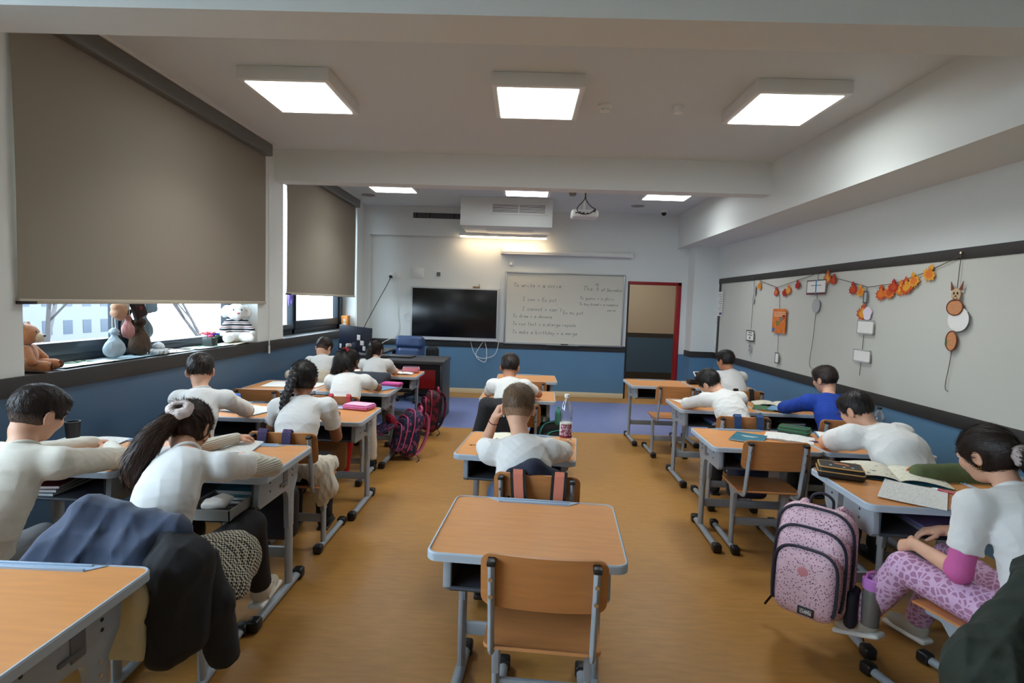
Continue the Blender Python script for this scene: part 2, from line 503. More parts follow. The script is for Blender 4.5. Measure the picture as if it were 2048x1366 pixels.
# smoke detector and sensor
def disc(name, x, y, prof, lab, cat, m, slots=False, group=None):
    t = thing(name, lab, cat, (x, y, ZC), 0, group)
    b = MB(); b.lathe([(r, -z) for r, z in prof][::-1] if False else [(r, -z) for r, z in prof], 24)
    fix_normals(b.build('housing', [m], t))
    if slots:
        for k in range(6):
            a = PI / 3 * k; q = MB(); q.box(-.011, -.004, -.008, .011, .004, .008, mx=Matrix.Translation((.037 * math.cos(a), .037 * math.sin(a), -.037)) @ Matrix.Rotation(a + PI / 2, 4, 'Z'))
            q.build('vent_slot', [M_BLACK], t)
    return t
disc('smoke_detector', .57, 4.28, [(.055, 0), (.055, .018), (.045, .028), (.04, .05), (.02, .056), (0, .056)], 'round white smoke detector with dark slots on ceiling', 'smoke detector', M_WHITE, True)
disc('motion_sensor', 1.13, 4.28, [(.045, 0), (.045, .022), (.032, .05), (0, .06)], 'round plain white sensor on ceiling right of the slotted detector', 'sensor', M_WHITE)
disc('smoke_detector', .62, 7.59, [(.05, 0), (.05, .02), (.035, .04), (0, .045)], 'small detector on ceiling left of the projector', 'smoke detector', mat('aged_plastic', (150, 140, 130), .5))
M_GRILL = mat('speaker_grille', (150, 148, 146), .7, bump=.4, bscale=400)
disc('ceiling_speaker', -2.37, 8.16, [(.1, 0), (.1, .006), (0, .007)], 'round grey ceiling speaker near the window corner', 'speaker', M_GRILL, group='ceiling speakers')
disc('ceiling_speaker', 1.68, 8.41, [(.1, 0), (.1, .006), (0, .007)], 'round grey ceiling speaker beside the right ceiling light', 'speaker', M_GRILL, group='ceiling speakers')
t = thing('dome_camera', 'small black dome camera on a white ring at the ceiling', 'camera', (2.16, 8.73, ZC))
b = MB(); b.lathe([(.06, 0), (.06, -.03), (.045, -.036), (0, -.037)], 24); fix_normals(b.build('ring', [M_WHITE], t))
b = MB(); b.ell((0, 0, -.04), (.04, .04, .045), 20); b.build('dome', [mat('gloss_black', (8, 8, 9), .1)], t)

# duct box with grille, light bar below
t = thing('air_duct_box', 'white boxed air unit hanging below ceiling above the screen', 'air conditioner', (0, 0, 0))
b = MB(); b.box(-.975, 8.05, 2.675, .375, 9.02, ZC, r=.004); b.build('casing', [M_WALL], t)
b = MB(); b.box(-.54, 8.035, 2.845, .30, 8.052, 3.02, r=.003); v = b.build('grille', [M_WHITE], t)
b = MB(); b.box(-.505, 8.031, 2.875, .265, 8.037, 2.992); b.build('dark_opening', [M_BLACK], v)
for k in range(7):
    b = MB(); z = 2.882 + k * .0165; b.box(-.505, 8.026, z, .265, 8.034, z + .008); b.build('louvre', [M_WHITE], v)
b = MB(); b.box(-.125, 8.024, 2.875, -.115, 8.034, 2.992); b.build('divider', [M_WHITE], v)
b = MB(); b.box(-.62, 8.4, 2.668, .1, 8.9, 2.676, r=.002); b.build('access_panel', [M_WALL], t)
t = thing('wall_grille', 'black slatted air grille on the bulkhead left of the duct box', 'air grille', (0, 0, 0))
b = MB(); b.box(-1.87, 9.02, 2.905, -1.0, 9.032, 2.99); b.build('frame', [M_BLACK], t)
for k in range(42):
    if k in (2, 13, 33): continue
    x = -1.855 + k * .02; b = MB(); b.box(x, 9.012, 2.912, x + .005, 9.022, 2.983); b.build('slat', [mat('grey_slat', (120, 120, 118), .5)], t)
t = thing('light_bar', 'lit linear lamp under the white duct box', 'wall light', (0, 0, 0))
b = MB(); b.box(-1.08, 8.90, 2.625, .34, 9.0, 2.675, r=.006); b.build('housing', [M_WHITE], t)
b = MB(); b.box(-1.07, 8.91, 2.608, .33, 8.99, 2.628, r=.004); b.build('tube', [mat('lit_tube', (255, 226, 186), .5, emit=16)], t)
# projector with hanging cables
t = thing('projector', 'white ceiling projector with dark hanging cables', 'projector', (.78, 7.5, 0))
b = MB(); b.box(-.18, -.12, 2.735, .18, .14, 2.84, r=.03, seg=3); b.build('body', [M_WHITE], t)
b = MB(); b.tube([(0, 0, ZC), (0, 0, 2.83)], .018, 12); b.box(-.06, -.06, ZC - .012, .06, .06, ZC); b.build('ceiling_mount', [M_WHITE], t)
for (x, z) in ((-.12, 2.79), (-.07, 2.8), (-.02, 2.79), (.03, 2.785), (.12, 2.81)):
    b = MB(); b.box(x - .012, -.128, z - .007, x + .012, -.118, z + .007); b.build('port', [M_BLACK], t)
for pts in ([(0, -.03, ZC), (-.01, -.08, 2.98), (-.11, -.16, 2.85), (-.09, -.17, 2.78), (-.02, -.13, 2.785)], [(.005, -.03, ZC), (.01, -.08, 2.97), (.07, -.16, 2.87), (.13, -.17, 2.83), (.12, -.13, 2.81)], [(-.1, -.13, 2.79), (-.03, -.17, 2.765), (.06, -.16, 2.78), (.12, -.16, 2.83), (.13, -.13, 2.82)]):
    b = MB(); b.tube(spline(pts, 6), .006, 8); b.build('cable', [M_BLACK], t)
b = MB(); b.lathe([(.03, 0), (.033, -.02), (0, -.02)], 16, mx=Matrix.Translation((.1, .14, 2.785)) @ Matrix.Rotation(-PI / 2, 4, 'X')); fix_normals(b.build('lens', [M_BLACK], t))

# ------------------------------------------------------------------ front wall things
t = thing('projection_screen', 'white rolled projection screen case above the whiteboard', 'projection screen', (0, 0, 0))
b = MB(); b.tube([(-.39, 9.09, 2.405), (1.74, 9.09, 2.405)], .045, 20); b.box(-.38, 9.05, 2.365, 1.73, 9.14, 2.41, r=.004); b.build('case', [M_WHITE], t)
b = MB(); b.box(1.735, 9.035, 2.355, 1.775, 9.15, 2.455, r=.01); b.build('end_cap', [M_WHITE], t)
b = MB(); b.box(-.415, 9.035, 2.36, -.385, 9.15, 2.5, r=.008); b.build('end_cap', [M_WHITE], t)
b = MB(); b.tube([(-.4, 9.1, 2.38), (-.405, 9.12, 1.9), (-.39, 9.12, 1.4), (-.4, 9.12, .95)], .003, 6); b.build('pull_cord', [M_WHITE], t)
# whiteboard with handwriting
GLYPH = {
 'a': [[(.42, .42), (.22, .48), (.06, .28), (.12, .05), (.3, .04), (.42, .3), (.42, .44), (.42, .12), (.55, .02)]],
 'b': [[(.1, .9), (.1, .05), (.34, .02), (.42, .25), (.28, .45), (.1, .36)]], 'c': [[(.44, .38), (.26, .48), (.08, .25), (.2, .02), (.45, .1)]],
 'd': [[(.42, .36), (.2, .46), (.06, .22), (.2, .02), (.42, .2)], [(.42, .95), (.42, .05)]], 'e': [[(.08, .24), (.42, .3), (.3, .48), (.08, .3), (.16, .04), (.46, .1)]],
 'f': [[(.42, .85), (.26, .9), (.2, .6), (.2, .0)], [(.05, .48), (.38, .48)]], 'g': [[(.42, .4), (.2, .46), (.08, .22), (.3, .08), (.42, .4), (.4, -.2), (.2, -.35), (.05, -.2)]],
 'h': [[(.1, .95), (.1, 0)], [(.1, .3), (.3, .48), (.42, .3), (.42, 0)]], 'i': [[(.2, .45), (.2, .06), (.32, .02)], [(.2, .66), (.22, .7)]],
 'k': [[(.1, .95), (.1, 0)], [(.4, .45), (.12, .22), (.42, 0)]], 'l': [[(.15, .95), (.15, .06), (.28, .02)]],
 'm': [[(.06, .45), (.06, 0)], [(.06, .3), (.2, .47), (.28, .3), (.28, 0)], [(.28, .3), (.42, .47), (.52, .3), (.52, 0)]],
 'n': [[(.08, .45), (.08, 0)], [(.08, .3), (.28, .48), (.4, .3), (.4, 0)]], 'o': [[(.25, .46), (.08, .24), (.25, .02), (.42, .24), (.25, .46)]],
 'p': [[(.1, .45), (.1, -.35)], [(.1, .36), (.3, .46), (.42, .24), (.25, .02), (.1, .12)]], 'r': [[(.1, .45), (.1, 0)], [(.1, .28), (.24, .46), (.38, .42)]],
 's': [[(.4, .4), (.2, .46), (.14, .32), (.36, .18), (.3, .03), (.08, .06)]], 't': [[(.22, .8), (.22, .06), (.38, .03)], [(.06, .5), (.4, .5)]],
 'u': [[(.08, .45), (.1, .08), (.28, .04), (.4, .2)], [(.4, .45), (.4, 0)]], 'v': [[(.08, .45), (.24, 0), (.42, .45)]], 'w': [[(.04, .45), (.16, 0), (.28, .4), (.4, 0), (.52, .45)]],
 'y': [[(.08, .45), (.26, .05)], [(.42, .45), (.2, -.3), (.05, -.3)]], 'z': [[(.08, .44), (.4, .44), (.08, .02), (.42, .02)]], 'T': [[(.0, .88), (.55, .88)], [(.28, .88), (.25, 0)]],
 'I': [[(.2, .88), (.2, 0)], [(.05, .88), (.35, .88)], [(.05, 0), (.35, 0)]], 'E': [[(.45, .88), (.1, .85), (.12, .46), (.36, .46), (.12, .46), (.08, .02), (.46, .02)]],
 'D': [[(.1, .88), (.1, 0), (.4, .1), (.48, .5), (.3, .85), (.1, .88)]], '4': [[(.3, .85), (.06, .35), (.5, .35)], [(.38, .6), (.36, 0)]], '=': [[(.05, .36), (.42, .38)], [(.05, .18), (.42, .2)]],
 "'": [[(.1, .95), (.06, .75)]], '_': [[(.0, .0), (.5, .02)]], '-': [[(.05, .28), (.4, .28)]]}
def script(b, text, x, z, h, y, slope=0.0, r=.0022):
    """marker strokes on the board plane y"""
    rnd = random.Random(hash(len(text) * 31 + int(x * 100)))
    cx = x
    for ch in text:
        if ch == ' ':
            cx += h * .5; continue
        for st in GLYPH.get(ch, GLYPH['n']):
            pts = [(cx + (px + .14 * pz) * h, y, z + pz * h + slope * (cx - x)) for px, pz in st]
            b.tube(spline(pts, 3) if len(pts) > 2 else pts, r, 4)
        cx += h * .62
    return b
t = thing('whiteboard', 'large whiteboard with faint handwritten lines beside the black screen', 'whiteboard', (0, 0, 0))
WX0, WX1, WZ0, WZ1 = -.31, 1.66, .885, 2.07
b = MB(); b.box(WX0, 9.115, WZ0, WX1, 9.15, WZ1); b.build('panel', [M_BOARD], t, smooth=False)
M_ALU = mat('aluminium_frame', (170, 172, 172), .35, metal=.6)
for (x0, z0, x1, z1) in ((WX0 - .012, WZ1 - .012, WX1 + .012, WZ1 + .012), (WX0 - .012, WZ0 - .012, WX1 + .012, WZ0 + .014), (WX0 - .012, WZ0, WX0 + .012, WZ1), (WX1 - .014, WZ0, WX1 + .012, WZ1)):
    b = MB(); b.box(x0, 9.1, z0, x1, 9.15, z1, r=.004); b.build('frame', [M_ALU], t)
for (tx, x, z, h) in (('To write = a scrie', -.18, 1.83, .075), ('I can = Eu pot', -.02, 1.60, .07), ("I cannot = can't", -.02, 1.44, .07), ('Eu nu pot', .66, 1.40, .065), ('To draw = a desena', -.18, 1.32, .062), ('To run fast = a alerga repede', -.18, 1.19, .062), ('To make a birthday = a merge', -.18, 1.05, .066), ('The 4', .98, 1.80, .09), ('th', 1.18, 1.89, .05), ('of December', 1.28, 1.80, .055), ('To guess = a ghici', .93, 1.655, .055), ('To buy bread = a cumpara', .93, 1.56, .045), ('paine', 1.4, 1.47, .045)):
    script(MB(), tx, x, z, h, 9.113).build('handwritten_line', [M_INK], t)
b = MB(); b.box(.4, 9.07, WZ0 - .014, .95, 9.13, WZ0 - .004, r=.003); b.build('pen_tray', [M_ALU], t)
t2 = thing('marker', 'black marker lying on the whiteboard tray', 'marker', (.70, 9.09, WZ0 + .005))
b = MB(); b.tube([(-.06, 0, 0), (.03, 0, 0)], .009, 12); b.build('barrel', [M_BLACK], t2)
b = MB(); b.tube([(.03, 0, 0), (.065, 0, 0)], .0095, 12); b.build('cap', [mat('marker_cap', (40, 40, 46), .4)], t2)
# interactive display
t = thing('display', 'large black wall screen with pale grey bezel', 'television', (0, 0, 0))
b = MB(); b.box(-1.89, 9.05, .9, -.42, 9.14, 1.78, r=.008); b.build('bezel', [mat('silver_bezel', (186, 188, 190), .35)], t)
b = MB(); b.box(-1.862, 9.044, .955, -.448, 9.052, 1.757, r=.002); b.build('screen', [mat('black_glass', (10, 12, 14), .24)], t)
b = MB(); b.box(-1.89, 9.03, .9, -.42, 9.06, .925, r=.005); b.build('lower_ledge', [mat('silver_bezel', (186, 188, 190), .35)], t)
t = thing('wireless_receiver', 'small tan box with stub aerial on top of the black screen', 'receiver', (-.8, 9.09, 1.78))
b = MB(); b.box(-.06, -.03, 0, .06, .03, .035, r=.005); b.build('body', [mat('tan_plastic', (150, 128, 100), .5)], t)
b = MB(); b.tube([(.045, 0, .03), (.045, 0, .075)], .004, 8); b.build('aerial', [M_BLACK], t)
for i, pts in enumerate(([(-.88, 9.1, .9), (-.8, 9.1, .68), (-.66, 9.1, .61), (-.46, 9.1, .68), (-.40, 9.1, .9)], [(-.66, 9.1, .9), (-.78, 9.09, .66), (-.62, 9.08, .55), (-.6, 9.09, .75), (-.64, 9.1, .9)])):
    b = MB(); b.tube(spline(pts, 8), .005, 8)
    tag(b.build('cable', [M_WHITE]), ['white cable loop hanging widest below the black screen', 'white cable knotted narrow below the black screen'][i], 'cable')
def plate(name, x, z, w, h, lab, cat, extra=None, group=None):
    t = thing(name, lab, cat, (x, YF, z), 0, group)
    b = MB(); b.box(-w / 2, -.014, -h / 2, w / 2, 0, h / 2, r=.005); b.build('faceplate', [M_WHITE], t)
    return t
t = plate('power_outlet', -2.24, 1.95, .08, .12, 'white wall outlet with a black plug, nearest the window', 'outlet', group='wall outlets')
b = MB(); b.tube([(0, -.045, -.02), (0, -.012, -.02)], .025, 14); b.build('socket_ring', [M_WHITE], t)
t = plate('power_outlet', -2.11, 1.95, .075, .12, 'white wall outlet with a pale plug, second from the window', 'outlet', group='wall outlets')
b = MB(); b.box(-.02, -.035, -.045, .02, -.012, .005, r=.006); b.build('socket_ring', [M_WHITE], t)
t = plate('access_cover', -1.81, 2.01, .22, .17, 'square white cover plate on the wall above the screen', 'wall plate')
b = MB(); b.box(-.09, -.018, -.065, .09, -.012, .065, r=.004); b.build('lid', [M_WHITE], t)
t = plate('thermostat', -1.46, 2.0, .1, .11, 'small thermostat with grey display above the screen', 'thermostat')
b = MB(); b.box(-.02, -.026, -.035, .045, -.012, .035, r=.006); b.build('display', [mat('lcd_grey', (92, 108, 112), .2)], t)
t = plate('power_outlet', -.22, 2.23, .08, .11, 'white outlet just above the whiteboard corner', 'outlet', group='wall outlets')
b = MB(); b.box(-.04, -.05, -.045, .01, -.012, -.005, r=.006); b.build('socket_ring', [M_WHITE], t)
t = thing('power_cable', 'black power cable slanting from wall outlet to the computer', 'cable', (0, 0, 0))
b = MB(); b.tube(spline([(-2.24, 9.09, 1.93), (-2.3, 9.0, 1.75), (-2.38, 8.6, 1.4), (-2.4, 8.0, 1.02), (-2.3, 7.7, .8)], 8), .006, 8); b.build('cord', [M_BLACK], t)
b = MB(); b.tube([(-2.24, 9.11, 1.93), (-2.24, 9.06, 1.93)], .026, 14); b.build('plug', [M_BLACK], t)
b = MB(); b.tube(spline([(-2.11, 9.1, 1.9), (-2.11, 9.12, 1.6), (-2.13, 9.12, 1.3), (-2.1, 9.12, 1.1), (-2.14, 9.1, .95), (-2.3, 8.9, .84), (-2.2, 8.4, .82)], 8), .006, 8)
tag(b.build('white_cable', [M_WHITE]), 'white cable running down the wall behind the teacher chair', 'cable')
b = MB(); b.tube([(-1.93 + .06 * math.cos(a / 12 * 2 * PI) - .02, 9.12, 1.27 + .06 * math.sin(a / 12 * 2 * PI)) for a in range(2, 11)], .006, 8)
tag(b.build('cable_loop', [M_WHITE]), 'short white cable loop at the left edge of the black screen', 'cable')

# ------------------------------------------------------------------ roller blinds
def blind(y0, y1, zb, lab):
    t = thing('roller_blind', lab, 'blind', (-2.665, 0, 0), 0, 'roller blinds')
    b = MB()
    b.sheet(lambda u, v: (.006 * math.sin(v * 3.1) + .002 * math.sin(u * 9 + v * 5), y0 + (y1 - y0) * u, zb + .02 + (2.96 - zb) * v), 24, 12, t=.0016)
    b.build('fabric', [M_BLIND], t)
    b = MB(); b.box(-.012, y0, zb, .012, y1, zb + .028, r=.005); b.build('bottom_bar', [mat('sand_bar', (186, 176, 158), .5)], t)
    b = MB(); b.box(-.013, y0 - .002, zb - .001, .013, y0 + .1, zb + .016, r=.002); b.build('bar_end', [M_BLACK], t)
    b = MB(); b.box(-.015, y0 - .02, 2.955, .07, y1 + .02, ZC - .015, r=.012, seg=3); b.build('cassette', [mat('dark_cassette', (104, 102, 98), .4)], t)
    b = MB(); b.box(-.015, y0 - .02, ZC - .018, .085, y1 + .02, ZC, r=.004); b.build('mounting_rail', [M_WHITE], t)
    b = MB(); b.tube([(.015, y1 + .04, 2.95), (.02, y1 + .045, SILL - .05)], .006, 8); b.tube([(.02, y1 + .045, SILL - .05), (.02, y1 + .045, SILL - .13)], .01, 10); b.build('pull_chain', [M_WHITE], t)
    return t
blind(2.81, 5.55, 1.462, 'large taupe roller blind lowered over the nearer window')
blind(6.05, 8.5, 1.565, 'taupe roller blind over the far window by the front wall')

# ------------------------------------------------------------------ school desk
def make_desk(label):
    t = thing('school_desk', label, 'desk', (0, 0, 0), 0, 'single school desks')
    o = rrect(-.334, -.274, .334, .274, .036, 6)
    b = MB(); b.prism(o, 'z', .6745, .7, 0); b.build('tabletop', [M_BEECH], t)
    oo = rrect(-.342, -.282, .342, .282, .042, 6); n = len(o)
    prof = [(0, .672), (1, .674), (1, .699), (.55, .7035), (0, .7035)]
    vs = []; fs = []
    for (w, z) in prof:
        for p, q in zip(o, oo): vs.append((p[0] + (q[0] - p[0]) * w, p[1] + (q[1] - p[1]) * w, z))
    k = len(prof)
    for i in range(k):
        for j in range(n):
            fs.append((i * n + j, i * n + (j + 1) % n, ((i + 1) % k) * n + (j + 1) % n, ((i + 1) % k) * n + j))
    b = MB(); b.add(vs, fs); fix_normals(b.build('edge_band', [M_EDGE], t))
    tray = [(-.2, .278), (-.15, .236), (.15, .236), (.2, .278)]
    b = MB(); b.prism(tray, 'z', .6995, .7035)
    b.box(-.155, .262, .703, .155, .27, .709, r=.002); b.box(-.15, .236, .703, .15, .243, .708, r=.002); tr_ = b.build('pencil_tray', [mat('tray_plastic', (158, 176, 196), .4)], t)
    b = MB(); b.box(-.262, -.235, .555, .262, .16, .56); b.box(-.262, -.235, .555, -.258, .16, .675); b.box(.258, -.235, .555, .262, .16, .675); b.box(-.262, .156, .555, .262, .16, .675); b.tube([(-.262, -.235, .558), (.262, -.235, .558)], .008, 8)
    b.build('book_box', [M_BOX], t)
    for sx in (-1, 1):
        c1 = bez((.03, .535), (.075, .535), (.085, .5), (.085, .43), 8)
        poly = [(-.225, .675), (-.235, .56), (-.215, .54)] + c1 + [(.09, .33), (.15, .33), (.155, .5), (.2, .56), (.215, .675)]
        x = sx * .275
        b = MB(); b.prism(poly, 'x', x - .014, x + .014, r=.004); br = b.build('side_bracket', [M_FRAME], t)
        b = MB()
        for (y, z) in ((.13, .62), (.13, .59), (-.12, .63), (-.12, .59)): b.tube([(x + sx * .012, y, z), (x + sx * .0155, y, z)], .006, 8)
        b.build('hole', [M_BLACK], br)
        b = MB(); b.box(x + sx * .012 - .003, .02, .56, x + sx * .012 + .006, .07, .65, r=.002); b.box(x + sx * .014 - .003, -.02, .575, x + sx * .014 + .008, .06, .588, r=.003); b.build('adjust_lever', [mat('lever_grey', (96, 100, 106), .4)], br)
        b = MB()
        for z in (.50, .46, .40, .36): b.tube([(x + sx * .012, .12, z), (x + sx * .017, .12, z)], .006, 8)
        b.build('screw', [M_STEEL], br)
        b = MB(); b.tube([(x, .12, .42), (x, .12, .035)], .017, 14, ry=.034, up=(0, 1, 0)); b.build('leg', [M_FRAME], t)
        b = MB(); b.tube([(x, -.235, .028), (x, .235, .028)], .022, 14, ry=.018, up=(0, 0, 1)); b.build('foot', [M_FRAME], t)
        for y in (-.245, .245):
            b = MB(); b.box(x - .028, y - .03, .002, x + .028, y + .03, .056, r=.012, seg=3); b.build('foot_cap', [M_BLACK], t)
    b = MB(); b.box(-.272, .108, .17, .272, .13, .225, r=.006); b.build('crossbar', [M_FRAME], t)
    return t

def make_chair(label):
    t = thing('school_chair', label, 'chair', (0, 0, 0), 0, 'school chairs')
    # origin on the floor under the backrest; +y is the way the sitter faces
    def backf(u, v):
        x = (u - .5) * .40
        c = 1 - (2 * u - 1) ** 2
        return (x, .02 + (1 - v) * .03 - .022 * c, .585 + .185 * v)
    b = MB(); bm_ = bmesh.new()
    nu, nv = 24, 12; g = []
    out_ = []
    def corner(u, v, w, h, r=.035):
        x = (u - .5) * w; z = (v - .5) * h
        ax, az = abs(x), abs(z)
        if ax > w / 2 - r and az > h / 2 - r:
            dx, dz = ax - (w / 2 - r), az - (h / 2 - r)
            m_ = max(dx, dz); l = math.hypot(dx, dz)
            if l > 1e-9:
                s_ = m_ / l
                ax = w / 2 - r + dx * s_; az = h / 2 - r + dz * s_
        return math.copysign(ax, x) / w + .5, math.copysign(az, z) / h + .5
    b = MB(); b.sheet(lambda u, v: backf(*corner(u, v, .40, .185)), 40, 20, t=.009)
    fix_normals(b.build('backrest', [M_PLY], t))
    def seatf(u, v):
        u, v = corner(u, v, .385, .38, .05)
        x = (u - .5) * .385; y = .045 + .38 * v
        z = .438 - .012 * (1 - (2 * u - 1) ** 2) * math.sin(PI * min(1, v * 1.1)) - .02 * max(0, (v - .85) / .15) ** 2 + .012 * max(0, (.12 - v) / .12) ** 2
        return (x, y, z)
    b = MB(); b.sheet(seatf, 40, 32, t=.01); fix_normals(b.build('seat', [M_PLY], t))
    for sx in (-1, 1):
        x = sx * .163
        up = [(x, -.002, .75), (x, .02, .62), (x, .042, .50)] + bez((x, .046, .47), (x, .05, .425), (x, .07, .412), (x, .11, .412), 8) + [(x, .2, .412), (x, .36, .415)]
        b = MB(); b.tube(up, .011, 12, ry=.017, up=(0, 1, 0)); fr_ = b.build('back_frame', [M_FRAME], t)
        b = MB(); b.box(x - .014, -.022, .742, x + .014, .018, .76, r=.005); b.build('tube_cap', [M_BLACK], fr_)
        for z in (.64, .70):
            b = MB(); yy = .02 - (z - .62) * .17 - .02; b.tube([(x, yy, z), (x, yy - .004, z)], .007, 10); b.build('screw', [M_STEEL], fr_)
        poly = [(.13, .412), (.14, .40)] + bez((.17, .39), (.2, .38), (.205, .36), (.205, .30), 6) + [(.21, .24), (.26, .24), (.262, .36), (.3, .405), (.31, .412)]
        b = MB(); b.prism(poly, 'x', x - .013, x + .013, r=.003); b.build('side_bracket', [M_FRAME], t)
        b = MB(); b.tube([(x, .235, .3), (x, .235, .03)], .014, 14, ry=.026, up=(0, 1, 0)); b.build('leg', [M_FRAME], t)
        b = MB(); b.tube([(x, .16, .026), (x, .57, .026)], .02, 14, ry=.017, up=(0, 0, 1)); b.build('foot', [M_FRAME], t)
        for y in (.15, .58):
            b = MB(); b.box(x - .026, y - .028, .002, x + .026, y + .028, .052, r=.011, seg=3); b.build('foot_cap', [M_BLACK], t)
    b = MB(); b.box(-.16, .225, .16, .16, .245, .21, r=.005); b.build('crossbar', [M_FRAME], t)
    return t

D2R = math.radians
# (x, y of centre, rotation, height, label)
DESKS = [
 (.055, 2.035, -4, .70, 'empty desk nearest in the middle column with a bare top'),
 (.0, 3.2, -6, .705, 'desk of the brown-haired boy with the clear bottle'),
 (-.02, 5.02, -2, .70, 'third desk of the middle column under the boy with dark hair'),
 (.06, 6.22, 0, .70, 'farthest desk of the middle column, empty, nearest the front wall'),
 (-1.455, 1.325, 0, .70, 'bare desk corner at the lower left, nearest the camera'),
 (-1.47, 2.63, 0, .735, 'desk under the ponytail girl with the open notebook'),
 (-2.155, 2.63, 0, .735, 'desk under the short-haired boy nearest the windows'),
 (-1.43, 3.93, 0, .70, 'desk of the braided girl with the pink flat case'),
 (-2.11, 3.95, 0, .70, 'desk of the window-side boy in the second row with a blue case'),
 (-1.53, 5.11, 0, .70, 'desk of the girl with the red scrunchie'),
 (-2.215, 5.11, 0, .70, 'unoccupied window-side desk with sunlit papers'),
 (-1.52, 6.28, 0, .69, 'desk against the teacher desk with the pink box case'),
 (-2.2, 6.28, 0, .69, 'window-side desk in front of the farthest boy'),
 (1.90, 2.62, -3, .72, 'desk with the black gold-trimmed pencil case'),
 (2.59, 2.60, -3, .72, 'desk beside the right wall next to the girl in pink sleeves'),
 (1.575, 3.65, -2, .69, 'desk with the teal book and an empty pulled chair'),
 (2.265, 3.63, -2, .69, 'desk of the boy with glasses'),
 (1.72, 4.90, -1, .69, 'desk of the boy slumped in the white shirt'),
 (2.41, 4.89, -1, .69, 'desk of the boy in the blue sweater'),
 (1.57, 6.27, 0, .685, 'empty desk in front of the doorway'),
 (2.26, 6.27, 0, .685, 'desk with the propped tablet below the right board'),
]
CHAIRS = [
 (.09, 1.615, -4, 'empty chair pushed under the nearest middle desk'),
 (.085, 2.43, -6, 'chair with coral backpack straps over its back'),
 (-.04, 4.17, -2, 'chair of the dark-haired boy in the middle column under a black jacket'),
 (.06, 5.42, 0, 'chair at the farthest middle desk'),
 (-1.36, 1.765, 4, 'chair of the ponytail girl under the navy coat'),
 (-2.05, 1.72, 0, 'chair of the boy nearest the windows'),
 (-1.36, 3.02, 0, 'chair of the braided girl with purple straps on it'),
 (-2.0, 3.05, 0, 'chair of the window-side boy in the second row'),
 (-1.48, 4.22, 0, 'chair of the girl with the red scrunchie, bearing a red bag strap'),
 (-2.2, 4.40, 0, 'unoccupied chair before the sunlit papers'),
 (-1.55, 5.45, 0, 'chair of the farthest girl under a dark jacket'),
 (-2.15, 5.42, 0, 'chair of the farthest window-side boy under a beige jacket'),
 (1.87, 1.77, 17, 'chair of the girl in pink sleeves under a dark green coat'),
 (1.56, 3.24, -2, 'empty chair at the desk with the teal book'),
 (2.23, 2.80, -2, 'chair of the boy with glasses'),
 (1.66, 3.98, -1, 'chair with blue straps behind the slumped boy'),
 (2.42, 3.98, -1, 'chair behind the boy in the blue sweater'),
 (1.56, 5.42, 0, 'empty chair at the desk before the doorway'),
 (2.19, 5.30, 0, 'chair behind the curly-haired boy'),
]
proto = make_desk(DESKS[0][4])
DOBJ = []
for i, (x, y, a, h, lab) in enumerate(DESKS):
    zs = h / .7035
    if i == 0:
        proto.location = (x, y, 0); proto.rotation_euler = (0, 0, D2R(a)); proto.scale = (1, 1, zs); DOBJ.append(proto)
    else:
        DOBJ.append(dup(proto, (x, y, 0), D2R(a), lab, None, zs))
cproto = make_chair(CHAIRS[0][3])
COBJ = []
for i, (x, y, a, lab) in enumerate(CHAIRS):
    if i == 0:
        cproto.location = (x, y, 0); cproto.rotation_euler = (0, 0, D2R(a)); COBJ.append(cproto)
    else:
        COBJ.append(dup(cproto, (x, y, 0), D2R(a), lab))
# ------------------------------------------------------------------ soft shapes: signed distance fields turned into one surface
def V3(*a): return np.array(a, dtype=np.float64)
def nrm(v):
    v = np.asarray(v, float); return v / (np.linalg.norm(v) + 1e-12)
def frame(f, u):
    """columns right, forward, up"""
    f = nrm(f); u = np.asarray(u, float); u = nrm(u - f * np.dot(u, f)); r = np.cross(f, u)
    return np.stack([r, f, u], 1)
def rotz(a): c, s = math.cos(a), math.sin(a); return np.array([[c, -s, 0], [s, c, 0], [0, 0, 1.]])
def rotx(a): c, s = math.cos(a), math.sin(a); return np.array([[1, 0, 0], [0, c, -s], [0, s, c]])
def roty(a): c, s = math.cos(a), math.sin(a); return np.array([[c, 0, s], [0, 1, 0], [-s, 0, c]])
I3 = np.eye(3)
def cone(p0, p1, r0, r1, k=.02, op='+'): return ('c', np.asarray(p0, float), np.asarray(p1, float), r0, r1, k, op)
def ell(c, r, R=I3, k=.02, op='+'): return ('e', np.asarray(c, float), np.asarray(r, float), R, 0, k, op)
def rbox(c, h, R=I3, rd=.01, k=.02, op='+'): return ('b', np.asarray(c, float), np.asarray(h, float), R, rd, k, op)
def plane(c, n, rad, k=.004): return ('p', np.asarray(c, float), nrm(n), rad, 0, k, '-')
def chain(pts, rs, k=.02):
    return [cone(pts[i], pts[i + 1], rs[i], rs[i + 1], k) for i in range(len(pts) - 1)]
